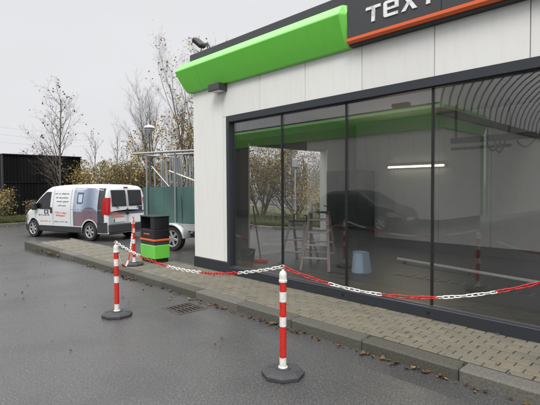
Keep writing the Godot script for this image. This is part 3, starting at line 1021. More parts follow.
func _van() -> void:
	var v := thing("delivery_van", "white panel van with printed sides parked beyond the waste bin", "van", Vector3(-16.94, -0.14, -6.37), -2.825)
	var topc := _curve([Vector2(-2.40, 1.02), Vector2(-2.385, 1.25), Vector2(-2.35, 1.6), Vector2(-2.31, 1.80), Vector2(-2.26, 1.875), Vector2(-2.1, 1.91), Vector2(-1, 1.935), Vector2(0.2, 1.925), Vector2(0.6, 1.89), Vector2(0.82, 1.81), Vector2(1.1, 1.60), Vector2(1.62, 1.15), Vector2(1.78, 1.06), Vector2(2.1, 0.97), Vector2(2.28, 0.84), Vector2(2.36, 0.66), Vector2(2.40, 0.46)])
	var bot := func(x: float) -> float:
		return maxf(_arch(x, 1.55, 0.385, 0.33, 0.27), _arch(x, -1.55, 0.385, 0.33, 0.27))
	var w := func(x: float, y: float) -> float:
		var z := 0.945 - 0.02 * pow(absf(y - 0.9), 2)
		if y > 1.08: z -= 0.125 * pow((y - 1.08) / 0.85, 1.35)
		if x > 0.9: z -= 0.27 * pow((x - 0.9) / 1.5, 2.6)
		if x < -2.2: z -= 0.09 * pow((-2.2 - x) / 0.2, 2.0)
		var t: float = topc.call(x)
		if y > t - 0.13: z -= 0.075 * pow((y - t + 0.13) / 0.13, 2.2)
		return z
	var s := mb()
	shell(s, _stations(-2.40, 2.40, [1.55, -1.55], 0.385), topc, bot, w, 0.045)
	obj("body", s, M.van_white, v)
	var ub := mb()
	cbox(ub, Vector3(-2.3, 0.22, -0.78), Vector3(2.25, 0.75, 0.78), 0.05)
	obj("underbody", ub, M.black, v)
	# dark sills and bumpers
	for side: float in [-1.0, 1.0]:
		for r in [[-1.16, 1.16]]:
			var p := mb()
			patch(p, r[0], r[1], func(_x): return 0.272, func(_x): return 0.47, w, 0.012, side, 12, 3)
			obj("sill", p, M.plastic, v)
		var q := mb()
		patch(q, -2.37, -1.94, func(_x): return 0.30, func(_x): return 0.66, w, 0.012, side, 8, 4)
		obj("bumper_corner", q, M.plastic, v)
		var f := mb()
		patch(f, 1.96, 2.34, func(_x): return 0.28, func(_x): return 0.46, w, 0.012, side, 8, 3)
		obj("bumper_corner", f, M.plastic, v)
		# cab window
		var g := mb()
		var up := func(x: float) -> float: return minf(1.70, topc.call(x) - 0.13)
		patch(g, 0.52, 1.46, func(x): return minf(1.06 + 0.06 * maxf(0, x - 0.9), up.call(x) - 0.001), up, w, 0.007, side, 16, 5)
		var wd := obj("cab_window", g, M.dark_glass, v)
		var pl := mb()
		patch(pl, 1.02, 1.05, func(_x): return 1.07, up, w, 0.011, side, 1, 4)
		obj("quarter_pillar", pl, M.plastic, v)
		# door handle, seams
		var hd := mb()
		patch(hd, 0.40, 0.50, func(_x): return 0.93, func(_x): return 1.14, w, 0.018, side, 3, 3)
		obj("door_handle", hd, M.black, v)
		for xx in [0.36, 1.40, -0.60, -1.98]:
			var sm := mb()
			patch(sm, xx, xx + 0.012, func(x): return maxf(0.50, bot.call(x) + 0.05), func(x): return minf(1.80, topc.call(x) - 0.10), w, 0.003, side, 1, 10)
			obj("door_seam", sm, M.plastic, v)
		var rl := mb()
		patch(rl, -2.25, -0.62, func(_x): return 1.065, func(_x): return 1.08, w, 0.004, side, 12, 1)
		obj("slide_rail", rl, M.zinc, v)
		# mirror
		var mi := mb()
		cbox(mi, Vector3(-0.07, -0.14, -0.1), Vector3(0.09, 0.14, 0.1), 0.045, Transform3D(Basis.IDENTITY, Vector3(1.30, 1.17, side * 1.04)))
		cbox(mi, Vector3(1.27, 1.06, minf(side * 0.86, side * 0.98)), Vector3(1.33, 1.12, maxf(side * 0.86, side * 0.98)), 0.01)
		obj("mirror", mi, M.plastic, v)
		# tail light
		var tl := mb()
		tl.set_smooth_group(1)
		for j in 6:
			var st := []
			for y: float in [0.93 + j * 0.095, 1.025 + j * 0.095]:
				var zc: float = w.call(-2.315, y)
				st.append([Vector3(-2.19, y, side * (w.call(-2.19, y) + 0.010)), Vector3(-2.315, y, side * (zc + 0.012)), Vector3(_rear(y) - 0.016, y, side * (zc - 0.012)), Vector3(_rear(y) - 0.026, y, side * (zc - 0.12))])
			for k in 3:
				quad(tl, st[0][k], st[1][k], st[1][k + 1], st[0][k + 1])
		obj("tail_light", tl, M.tail, v)
		# head light
		var hl := mb()
		patch(hl, 2.0, 2.3, func(_x): return 0.62, func(x): return minf(0.86, topc.call(x) - 0.04), w, 0.008, side, 6, 4)
		obj("headlight", hl, M.rim, v)
		wheel(v, Vector3(1.55, 0.325, side * 0.84), 0.325, 0.21, side)
		wheel(v, Vector3(-1.55, 0.325, side * 0.84), 0.325, 0.21, side)
		_van_print(v, w, topc, side)
	# windscreen
	var ws := mb()
	ws.set_smooth_group(1)
	for i in 8:
		for k in 8:
			var q := []
			for e in [[0, 0], [1, 0], [1, 1], [0, 1]]:
				var x: float = lerpf(0.86, 1.60, (i + e[0]) / 8.0)
				var u: float = lerpf(-0.9, 0.9, (k + e[1]) / 8.0)
				var y: float = topc.call(x)
				q.append(Vector3(x + 0.006, y + 0.045 * (1 - u * u) + 0.006, w.call(x, y) * u))
			quad(ws, q[0], q[1], q[2], q[3])
	obj("windscreen", ws, M.dark_glass, v)
	# rear doors: glass, handle, plate, wipers, bumper
	for side: float in [-1.0, 1.0]:
		var rg := mb()
		_rear_sheet(rg, 1.20, 1.76, minf(side * 0.05, side * 0.70), maxf(side * 0.05, side * 0.70), 0.008)
		obj("rear_window", rg, M.dark_glass, v)
		var wp := mb()
		tube(wp, [Vector3(_rear(1.10) - 0.03, 1.12, side * 0.42), Vector3(_rear(1.22) - 0.03, 1.24, side * 0.56)], [0.012], 6)
		obj("wiper", wp, M.black, v)
	var se := mb()
	_rear_sheet(se, 0.62, 1.86, -0.006, 0.006, 0.004)
	obj("door_seam", se, M.plastic, v)
	box("rear_handle", Vector3(-2.43, 0.90, -0.07), Vector3(-2.385, 1.10, 0.03), M.black, v, 0.01)
	box("rear_bumper", Vector3(-2.47, 0.30, -0.87), Vector3(-2.36, 0.60, 0.87), M.plastic, v, 0.03)
	box("number_plate", Vector3(-2.412, 0.66, -0.64), Vector3(-2.4015, 0.78, -0.12), M.white, v)
	box("plate_band", Vector3(-2.4135, 0.665, -0.64), Vector3(-2.4122, 0.775, -0.595), M.blue_print, v)
	box("brake_light", Vector3(-2.335, 1.84, -0.09), Vector3(-2.27, 1.875, 0.09), M.tail, v, 0.005)
	var lg := mb()
	cbox(lg, Vector3(-2.404, 1.0, 0.52), Vector3(-2.392, 1.17, 0.70), 0.0)
	obj("rear_emblem", lg, M.blue_print, v)
	for k in 3:
		box("rear_lettering", Vector3(-2.406, 0.83 + k * 0.06, -0.74), Vector3(-2.4015, 0.855 + k * 0.06, [-0.18, -0.25, -0.45][k]), M.red_print, v)
	box("rear_lettering", Vector3(-2.404, 0.93, 0.18), Vector3(-2.3955, 0.955, 0.72), M.blue_print, v)

func _rear(y: float) -> float:
	var k := [Vector2(1.02, -2.40), Vector2(1.25, -2.385), Vector2(1.6, -2.35), Vector2(1.80, -2.31), Vector2(1.875, -2.26), Vector2(1.91, -2.1)]
	if y <= 1.02: return -2.40
	for i in k.size() - 1:
		if y <= k[i + 1].x:
			return lerpf(k[i].y, k[i + 1].y, (y - k[i].x) / (k[i + 1].x - k[i].x))
	return -2.1

func _rear_sheet(s: SurfaceTool, y0: float, y1: float, z0: float, z1: float, off: float) -> void:
	s.set_smooth_group(1)
	for i in 8:
		var a := lerpf(y0, y1, i / 8.0)
		var b := lerpf(y0, y1, (i + 1) / 8.0)
		var ca := 0.045 * 0.2
		quad(s, Vector3(_rear(a) - off - ca, a, z0), Vector3(_rear(b) - off - ca, b, z0), Vector3(_rear(b) - off - ca, b, z1), Vector3(_rear(a) - off - ca, a, z1))
	s.set_smooth_group(-1)

# printed sheets on the van's side
func _van_print(v: Node3D, w: Callable, topc: Callable, side: float) -> void:
	if not M.has("print_photo"):
		var im := Image.create(256, 256, false, Image.FORMAT_RGB8)
		var n := FastNoiseLite.new()
		n.seed = 3
		n.frequency = 0.03
		for j in 256:
			for i in 256:
				var u := 1.0 - i / 255.0
				var t := j / 255.0
				var c := Color(0.47, 0.51, 0.59).lerp(Color(0.68, 0.71, 0.77), 0.5 + 0.5 * sin(u * 9.0 + 0.5))
				if u < 0.16: c = Color(0.16, 0.17, 0.19)
				if u > 0.66 and u < 0.88 and t > 0.12 and t < 0.42: c = Color(0.30, 0.36, 0.45)
				if u > 0.70 and u < 0.84 and t > 0.17 and t < 0.38: c = Color(0.70, 0.75, 0.83)
				if t > 0.62: c = c.lerp(Color(0.33, 0.28, 0.33), 0.6)
				if t > 0.70 and u > 0.2 and u < 0.9 and n.get_noise_2d(i * 1.0, j * 2.0) > 0.0: c = Color(0.55, 0.40, 0.41)
				c = c.lerp(Color(0.5, 0.5, 0.52), 0.25 * n.get_noise_2d(i, j + 400))
				im.set_pixel(i, j, c)
		M.print_photo = mat(Color.WHITE, 0.3)
		M.print_photo.albedo_texture = ImageTexture.create_from_image(im)
	var s := mb()
	patch(s, -2.20, -0.72, func(x): return maxf(0.50, 0.33 + sqrt(maxf(0.43 * 0.43 - (x + 1.55) * (x + 1.55), 0))), func(x): return topc.call(x) - 0.09, w, 0.0025, side, 24, 12, true)
	obj("photo_print", s, M.print_photo, v)
	var k := mb()
	patch(k, -2.26, -2.02, func(_x): return 0.67, func(x): return topc.call(x) - 0.06, w, 0.0035, side, 4, 10)
	obj("dark_print", k, M.grey_print, v)
	# rows of small lettering, too fine to read in the photograph
	var rows := [[0.30, -0.42, 1.60, 0.045, "grey_print"], [0.22, -0.40, 1.46, 0.045, "grey_print"], [0.18, -0.42, 1.32, 0.045, "grey_print"], [0.10, -0.30, 1.18, 0.045, "grey_print"], [1.18, 0.62, 0.82, 0.05, "blue_print"], [1.12, 0.55, 0.60, 0.04, "red_print"], [0.30, -0.40, 0.60, 0.035, "grey_print"], [0.26, -0.38, 0.92, 0.07, "red_print"], [0.20, -0.30, 0.82, 0.07, "red_print"]]
	var rng := RandomNumberGenerator.new()
	rng.seed = 21
	for r in rows:
		var t := mb()
		var x: float = r[0]
		while x > r[1]:
			var l := rng.randf_range(0.025, 0.05)
			var yy: float = r[2] + (rng.randf_range(0, 0.02)) - (0.05 * (r[0] - x) if r[4] == "red_print" and r[3] > 0.05 else 0.0)
			var hh: float = r[3] * rng.randf_range(0.6, 1.0)
			patch(t, x - l, x, func(_x): return yy, func(_x): return yy + hh, w, 0.003, side, 1, 1)
			x -= l + rng.randf_range(0.008, 0.02) + (0.04 if rng.randf() < 0.15 else 0.0)
		obj("lettering", t, M[r[4]], v)
	var e := mb()
	patch(e, 0.62, 0.86, func(_x): return 0.90, func(_x): return 1.04, w, 0.003, side, 3, 2)
	obj("emblem", e, M.blue_print, v)
	var e2 := mb()
	patch(e2, 0.69, 0.79, func(_x): return 0.93, func(_x): return 1.01, w, 0.0045, side, 2, 2)
	obj("emblem_field", e2, M.white, v)

func _car(called: String, label: String, at: Vector3, turn: float) -> void:
	var v := thing(called, label, "car", at, turn)
	var topc := _curve([Vector2(-2.0, 0.75), Vector2(-1.97, 0.95), Vector2(-1.85, 1.05), Vector2(-1.55, 1.38), Vector2(-1.2, 1.49), Vector2(-0.3, 1.53), Vector2(0.2, 1.48), Vector2(0.55, 1.30), Vector2(1.05, 0.98), Vector2(1.4, 0.92), Vector2(1.8, 0.80), Vector2(1.95, 0.66), Vector2(2.02, 0.45)])
	var bot := func(x: float) -> float:
		return maxf(_arch(x, 1.25, 0.35, 0.31, 0.22), _arch(x, -1.28, 0.35, 0.31, 0.22))
	var w := func(x: float, y: float) -> float:
		var z := 0.88 - 0.05 * pow(absf(y - 0.65), 2)
		if y > 0.92: z -= 0.22 * pow((y - 0.92) / 0.6, 1.2)
		if x > 0.8: z -= 0.25 * pow((x - 0.8) / 1.2, 2.6)
		if x < -1.4: z -= 0.16 * pow((-1.4 - x) / 0.6, 2.4)
		return z
	var s := mb()
	shell(s, _stations(-2.0, 2.02, [1.25, -1.28], 0.35), topc, bot, w, 0.04)
	obj("body", s, M.car_paint, v)
	box("underbody", Vector3(-1.9, 0.17, -0.7), Vector3(1.85, 0.6, 0.7), M.black, v, 0.05)
	for side: float in [-1.0, 1.0]:
		var g := mb()
		patch(g, -1.5, 0.72, func(_x): return 0.93, func(x): return maxf(0.931, minf(1.38, topc.call(x) - 0.1)), w, 0.006, side, 18, 4)
		obj("side_window", g, M.dark_glass, v)
		var h := mb()
		patch(h, 1.5, 1.95, func(_x): return 0.56, func(x): return maxf(0.561, minf(0.72, topc.call(x) - 0.05)), w, 0.008, side, 6, 3)
		obj("headlight", h, M.rim, v)
		wheel(v, Vector3(1.25, 0.31, side * 0.77), 0.31, 0.2, side)
		wheel(v, Vector3(-1.28, 0.31, side * 0.77), 0.31, 0.2, side)
	box("number_plate", Vector3(2.0, 0.42, -0.26), Vector3(2.03, 0.53, 0.26), M.white, v)

# ------------------------------------------------------------------ trailer
func _trailer() -> void:
	var t := thing("site_trailer", "galvanised trailer with green mesh sides and a rack of metal poles", "trailer", Vector3(-10.25, 0, -6.3), -2.84)
	# local x runs to the trailer's left end, z away from the camera side is +z
	wheel(t, Vector3(0, 0.33, -0.02), 0.33, 0.19, -1.0)
	wheel(t, Vector3(0, 0.33, 1.75), 0.33, 0.19, 1.0)
	for z: float in [-0.02, 1.75]:
		var f := mb()
		f.set_smooth_group(1)
		for i in 14:
			var a := PI * i / 14.0 - 0.08
			var b := PI * (i + 1) / 14.0 - 0.08
			var p := func(k: float, r: float, zz: float) -> Vector3: return Vector3(cos(k) * r * 1.12, 0.33 + sin(k) * r, zz)
			quad(f, p.call(a, 0.42, z - 0.14), p.call(b, 0.42, z - 0.14), p.call(b, 0.42, z + 0.14), p.call(a, 0.42, z + 0.14))
			quad(f, p.call(a, 0.42, z - 0.14), p.call(a, 0.37, z - 0.15), p.call(b, 0.37, z - 0.15), p.call(b, 0.42, z - 0.14))
		obj("fender", f, M.galv, t)
	var d := mb()
	for z: float in [0.17, 1.55]:
		cbox(d, Vector3(-1.5, 0.50, z - 0.03), Vector3(1.25, 0.60, z + 0.03), 0.006)
	for x: float in [-1.4, -0.6, 0.2, 1.2]:
		cbox(d, Vector3(x - 0.03, 0.51, 0.2), Vector3(x + 0.03, 0.59, 1.52), 0.0)
	obj("chassis", d, M.galv, t)
	box("axle", Vector3(-0.05, 0.28, 0.05), Vector3(0.05, 0.38, 1.68), M.steel_dark, t)
	box("load_floor", Vector3(-1.55, 0.605, 0.1), Vector3(1.28, 0.635, 1.62), M.bark, t)
	box("rear_light", Vector3(1.285, 0.48, 0.2), Vector3(1.31, 0.58, 0.42), M.tail, t)
	box("side_board", Vector3(-1.55, 0.54, 0.075), Vector3(1.28, 0.72, 0.099), M.zinc, t, 0.004)
	box("chain_box", Vector3(-0.75, 0.36, 0.08), Vector3(-0.55, 0.52, 0.28), M.black, t, 0.01)
	# green mesh sheets, slightly wavy, tied to the stakes
	for k in 2:
		var m := mb()
		m.set_smooth_group(1)
		var x0 := 1.24 - k * 1.4
		for i in 36:
			for j in 5:
				var q := []
				for e in [[0, 0], [1, 0], [1, 1], [0, 1]]:
					var u: float = (i + e[0]) / 36.0
					var vv: float = (j + e[1]) / 5.0
					q.append(Vector3(x0 - u * 1.38, 0.72 + vv * 1.0, 0.13 + 0.03 * sin(u * 31.0 + k + sin(u * 9.0) * 1.5) * (0.5 + 0.5 * vv) + 0.02 * sin(vv * 5 + u * 7)))
				quad(m, q[0], q[1], q[2], q[3])
		obj("mesh_sheet", m, M.tarp, t)
	var bm := mb()
	bm.set_smooth_group(1)
	quad(bm, Vector3(1.24, 0.72, 0.13), Vector3(1.24, 1.72, 0.13), Vector3(1.24, 1.72, 1.55), Vector3(1.24, 0.72, 1.55))
	obj("mesh_sheet", bm, M.tarp, t)
	# stakes, top rails
	for x: float in [1.05, 0.02, -1.0, -1.5]:
		var s := mb()
		tube(s, [Vector3(x, 0.45, 0.06), Vector3(x - 0.02, 2.62, 0.06)], [0.026], 8)
		obj("stake", s, M.galv, t)
	for z: float in [0.0, 0.12, 1.6]:
		var s := mb()
		tube(s, [Vector3(1.5, 2.66 + z * 0.05, z), Vector3(-1.55, 2.66 + z * 0.05, z)], [0.03], 8)
		obj("top_rail", s, M.galv, t)
	var bh := mb()
	tube(bh, [Vector3(1.2, 2.62, 0.0), Vector3(1.2, 2.62, 1.6)], [0.025], 8)
	obj("cross_rail", bh, M.galv, t)
	# loose poles standing in the rack
	var rng := RandomNumberGenerator.new()
	rng.seed = 4
	for i in 46:
		var s := mb()
		var x := 1.02 - i * 0.055 + rng.randf_range(-0.05, 0.05)
		var z := rng.randf_range(0.25, 0.9)
		tube(s, [Vector3(x, 0.64, z), Vector3(x + rng.randf_range(-0.08, 0.08), 2.58 - rng.randf_range(0, 0.12), z + rng.randf_range(-0.1, 0.1))], [rng.randf_range(0.016, 0.036)], 7)
		obj("rack_pole", s, M.galv if i % 3 else M.zinc, t)
	var dg := mb()
	tube(dg, [Vector3(0.98, 2.30, 0.2), Vector3(0.35, 1.72, 0.2)], [0.02], 7)
	obj("brace", dg, M.galv, t)
	var dg2 := mb()
	cbox(dg2, Vector3(-0.025, -0.012, 0), Vector3(0.025, 0.012, 1.5), 0.004, Transform3D(_along(Vector3(-1, -0.32, 0).normalized()), Vector3(0.30, 2.16, 0.16)))
	obj("white_batten", dg2, M.white, t)

# ------------------------------------------------------------------ chain posts
func _chain_post() -> Node3D:
	var p := thing("chain_post", "", "post", Vector3.ZERO, 0.0, "red and white chain posts")
	var s := mb()
	# eight-sided rubber foot with a sloping rim
	var oct := func(r: float, y: float) -> Array:
		var a := []
		for k in 8:
			var t := TAU * (k + 0.5) / 8
			a.append(Vector3(cos(t) * r * 1.04, y, sin(t) * r))
		a.append(a[0])
		return a
	_skin(s, [oct.call(0.185, 0.0), oct.call(0.19, 0.012), oct.call(0.19, 0.035), oct.call(0.155, 0.058), oct.call(0.07, 0.062), oct.call(0.066, 0.072), oct.call(0.0, 0.072)])
	cbox(s, Vector3(0.09, 0.058, -0.02), Vector3(0.14, 0.066, 0.02), 0.002)
	cbox(s, Vector3(-0.14, 0.058, -0.02), Vector3(-0.09, 0.066, 0.02), 0.002)
	obj("base", s, M.post_base, p)
	var bands := [[0.070, 0.163, "white"], [0.163, 0.446, "red"], [0.446, 0.533, "white"], [0.533, 0.669, "red"], [0.669, 0.760, "white"], [0.760, 0.850, "red"]]
	for b in bands:
		var t := mb()
		var r := 0.0305 if b[2] == "red" else 0.0315
		lathe(t, [Vector2(0, b[0]), Vector2(r, b[0]), Vector2(r, b[1]), Vector2(0, b[1])], 24)
		obj(b[2] + "_band", t, M.red if b[2] == "red" else M.white, p)
	var f := mb()
	lathe(f, [Vector2(0.0, 0.071), Vector2(0.042, 0.071), Vector2(0.042, 0.079), Vector2(0.033, 0.083)], 24)
	obj("collar", f, M.white, p)
	var c := mb()
	lathe(c, [Vector2(0.0, 0.845), Vector2(0.036, 0.845), Vector2(0.038, 0.85), Vector2(0.038, 0.865), Vector2(0.034, 0.872), Vector2(0.034, 0.918), Vector2(0.028, 0.938), Vector2(0.014, 0.95), Vector2(0.010, 0.962), Vector2(0, 0.966)], 24)
	obj("cap", c, M.white, p)
	var h := mb()
	var pts := []
	for i in 15:
		var a := TAU * i / 14.0
		pts.append(Vector3(cos(a) * 0.019, 0.979 + sin(a) * 0.019, 0))
	tube(h, pts, [0.006], 6)
	obj("eye", h, M.zinc, p)
	return p

func _posts() -> void:
	var p := _chain_post()
	p.position = Vector3(-2.726, 0.0, -2.779)
	p.rotation.y = 0.35
	p.set_meta("label", "nearest red and white chain post, standing on the asphalt in front of the panes")
	dup(p, "red and white chain post on the asphalt left of the drain grate", Vector3(-5.545, 0.0, -2.517), 0.9)
	dup(p, "red and white chain post on the pavement in front of the waste bin", Vector3(-8.338, PAVE, -4.17), 0.2)
	dup(p, "red and white chain post on the pavement at the far right end of the chain", Vector3(-0.66, PAVE, -4.0), 0.1)
	for o in get_children():
		if String(o.name).begins_with("chain_post"):
			o.rotation.z = 0.006 * sin(o.position.x * 5.0)
			o.rotation.x = 0.005 * cos(o.position.x * 3.0)
	var tops := [Vector3(-2.726, 0.985, -2.779), Vector3(-5.545, 0.985, -2.517), Vector3(-8.338, 0.985 + PAVE, -4.17), Vector3(-0.66, 0.985 + PAVE, -4.0)]
	# one link
	var ls := mb()
	var path := []
	for i in 14:
		var a := TAU * i / 14.0
		path.append(Vector3(cos(a) * 0.0125 + signf(cos(a)) * 0.0145, sin(a) * 0.0125, 0))
	path.append(path[0])
	tube(ls, path, [0.0046], 5, false)
	var lm := bake(ls)
	_chain("red and white plastic chain sagging from the nearest post to the right", tops[0], tops[3], 0.262, lm, 0, 10)
	_chain("red and white plastic chain hung between the nearest post and the grate post", tops[0], tops[1], 0.20, lm, 13, 13)
	_chain("slack red and white plastic chain hanging between the two posts by the bin", tops[1], tops[2], 0.62, lm, 4)

func _chain(label: String, a: Vector3, b: Vector3, sag: float, lm: Mesh, phase: int, per := 12) -> void:
	var c := thing("plastic_chain", label, "chain", Vector3.ZERO, 0.0, "plastic chains between the posts")
	var pts := []
	var n := 400
	for i in n + 1:
		var u := i / float(n)
		pts.append(a.lerp(b, u) - Vector3(0, 4 * sag * u * (1 - u), 0))
	var acc := 0.0
	var next := 0.016
	var k := 0
	for i in n:
		var l: float = pts[i].distance_to(pts[i + 1])
		while acc + l >= next:
			var u := (next - acc) / l
			var p: Vector3 = pts[i].lerp(pts[i + 1], u)
			var d: Vector3 = (pts[i + 1] - pts[i]).normalized()
			var side := d.cross(Vector3.UP).normalized()
			var up := side.cross(d).normalized()
			var roll := 0.55 + (PI / 2 if k % 2 else 0.0) + 0.25 * sin(k * 1.7)
			var y := up * cos(roll) + side * sin(roll)
			var o := MeshInstance3D.new()
			o.name = "link"
			o.mesh = lm
			o.material_override = M.red_chain if ((k + phase) / per) % 2 == 0 else M.white_chain
			c.add_child(o, true)
			o.transform = Transform3D(Basis(d, y, d.cross(y)), p)
			k += 1
			next += 0.0445
		acc += l

# ------------------------------------------------------------------ waste bin
func _bin() -> void:
	var b := thing("waste_bin", "green and black waste bin with an orange band on the pavement", "bin", Vector3(-8.47, PAVE, -4.72))
	var hw := 0.30
	var hd := 0.185
	box("base", Vector3(-hw + 0.03, 0, -hd + 0.02), Vector3(hw - 0.03, 0.09, hd - 0.02), M.black, b, 0.01)
	box("lower_body", Vector3(-hw, 0.085, -hd), Vector3(hw, 0.375, hd), M.green, b, 0.012)
	box("dark_band", Vector3(-hw + 0.008, 0.377, -hd + 0.008), Vector3(hw - 0.008, 0.455, hd - 0.008), M.plastic, b, 0.004)
	box("orange_band", Vector3(-hw - 0.006, 0.457, -hd - 0.006), Vector3(hw + 0.006, 0.50, hd + 0.006), M.orange, b, 0.008)
	box("upper_body", Vector3(-hw + 0.004, 0.502, -hd + 0.004), Vector3(hw - 0.004, 0.70, hd - 0.004), M.black_gloss, b, 0.01)
	# hood: posts and lid round the opening
	box("hood_side", Vector3(hw - 0.17, 0.702, -hd + 0.006), Vector3(hw - 0.006, 0.955, hd - 0.006), M.black_gloss, b, 0.008)
	box("hood_side", Vector3(-hw + 0.006, 0.702, -hd + 0.006), Vector3(-hw + 0.03, 0.955, hd - 0.006), M.black_gloss, b, 0.004)
	box("hood_back", Vector3(-hw + 0.032, 0.702, -hd + 0.006), Vector3(-hw + 0.10, 0.955, -hd + 0.03), M.black_gloss, b, 0.004)
	box("lid", Vector3(-hw - 0.004, 0.957, -hd - 0.004), Vector3(hw + 0.004, 0.99, hd + 0.004), M.black_gloss, b, 0.01)
	box("red_mark", Vector3(-0.14, 0.59, hd - 0.0035), Vector3(0.10, 0.615, hd - 0.001), M.orange, b)

# ------------------------------------------------------------------ small things on the street
func _street_bits() -> void:
	var g := thing("drain_grate", "rusty iron drain grate set in the asphalt near the kerb", "drain grate", Vector3(-5.22, 0.0, -3.36))
	var s := mb()
	for q in [[-0.235, -0.235, 0.235, -0.19], [-0.235, 0.19, 0.235, 0.235], [-0.235, -0.1895, -0.19, 0.1895], [0.19, -0.1895, 0.235, 0.1895], [-0.014, -0.1895, 0.014, 0.1895]]:
		cbox(s, Vector3(q[0], -0.035, q[1]), Vector3(q[2], 0.007, q[3]), 0.004)
	obj("frame", s, M.iron, g)
	for x: float in [-0.102, 0.102]:
		for i in 6:
			box("bar", Vector3(x - 0.087, -0.03, -0.168 + i * 0.0625), Vector3(x + 0.087, 0.004, -0.145 + i * 0.0625), M.iron, g, 0.003)
	for q in [[-0.25, -0.25, -0.205, 0.25], [0.205, -0.25, 0.25, 0.25], [-0.2045, -0.25, 0.2045, -0.205], [-0.2045, 0.205, 0.2045, 0.25]]:
		box("gully_wall", Vector3(q[0], -0.6, q[1]), Vector3(q[2], -0.037, q[3]), M.kerb[0], g)
	box("gully_floor", Vector3(-0.25, -0.65, -0.25), Vector3(0.25, -0.601, 0.25), M.kerb[0], g)

# ------------------------------------------------------------------ background buildings, lamp, wires
func _far() -> void:
	var sh := thing("black_shed", "black corrugated metal shed in two tiers at the left edge", "shed", Vector3(-29.0, -0.14, -6.5))
	var blk := mat(lin(.008, .008, .009), 0.85, 0.0, 0.25)
	var blk2 := mat(lin(.011, .011, .012), 0.8, 0.0, 0.25)
	for tier in 2:
		var y0: float = [0.12, 2.26][tier]
		var y1: float = [2.16, 3.78][tier]
		for i in 5:
			var s := mb()
			for k in 5:
				var z := -i * 0.88 - k * 0.176
				# trapezoid ribs
				var pr := [Vector2(0, z), Vector2(0, z - 0.07), Vector2(0.035, z - 0.09), Vector2(0.035, z - 0.15), Vector2(0, z - 0.172)]
				for q in 4:
					quad(s, Vector3(pr[q].x, y0, pr[q].y), Vector3(pr[q].x, y1, pr[q].y), Vector3(pr[q + 1].x, y1, pr[q + 1].y), Vector3(pr[q + 1].x, y0, pr[q + 1].y))
			obj("metal_sheet", s, blk if (i + tier) % 2 else blk2, sh)
	box("core", Vector3(-6.0, 0, -4.4), Vector3(-0.02, 3.76, 0.0), blk, sh)
	box("rail", Vector3(-0.015, 2.165, -4.42), Vector3(0.06, 2.255, 0.02), blk2, sh)
	box("roof_edge", Vector3(-6.05, 3.785, -4.45), Vector3(0.08, 3.86, 0.05), blk2, sh)
	box("corner_post", Vector3(-0.06, 0, 0.005), Vector3(0.05, 3.78, 0.09), mat(lin(.03, .03, .032), 0.5), sh)
	for i in 6:
		box("side_sheet", Vector3(-0.08 - i - 0.96, 0.1, 0.005), Vector3(-0.08 - i, 3.78, 0.03), blk if i % 2 else blk2, sh)
	# street lamp
	var l := thing("street_lamp", "grey street lamp with white dome head above the trailer", "street lamp", Vector3(-17.2, -0.14, -9.4))
	var s := mb()
	tube(s, [Vector3(0, 0, 0), Vector3(0, 0.9, 0), Vector3(0, 4.15, 0)], [0.06, 0.055, 0.04], 10)
	obj("pole", s, M.steel_dark, l)
	var h := mb()
	lathe(h, [Vector2(0.03, 4.12), Vector2(0.09, 4.15), Vector2(0.17, 4.32), Vector2(0.16, 4.40), Vector2(0.09, 4.45), Vector2(0, 4.46)], 20)
	obj("lamp_head", h, M.zinc, l)
	var c := mb()
	lathe(c, [Vector2(0.24, 4.40), Vector2(0.20, 4.47), Vector2(0.06, 4.53), Vector2(0, 4.53)], 20)
	obj("dome", c, M.white, l)
	# sign board glimpsed through the open door
	var sl := thing("yard_lamp", "small grey lamp on a pole seen through the open hall door", "lamp", Vector3(-13.3, 0, -14.4))
	var s2 := mb()
	tube(s2, [Vector3(0, 0, 0), Vector3(0, 2.75, 0)], [0.035], 8)
	obj("pole", s2, M.zinc, sl)
	box("lamp_head", Vector3(-0.11, 2.55, -0.11), Vector3(0.11, 2.95, 0.11), M.zinc, sl, 0.03)
	# overhead wires far left
	for i in 3:
		var w := mb()
		var pts := []
		for k in 21:
			var u := k / 20.0
			pts.append(Vector3(-95.0 - 12 * u, 14.8 - i * 1.5 - 4 * 0.9 * u * (1 - u) + 0.0 * u, -8.0 - 34.0 * u))
		tube(w, pts, [0.016], 4, false)
		var o := obj("overhead_wire", w, M.zinc, self)
		tag(o, ["topmost", "middle", "lowest"][i] + " of the thin overhead wires at the left edge", "wire", "overhead wires")

# ------------------------------------------------------------------ plants
var tree_rng := RandomNumberGenerator.new()

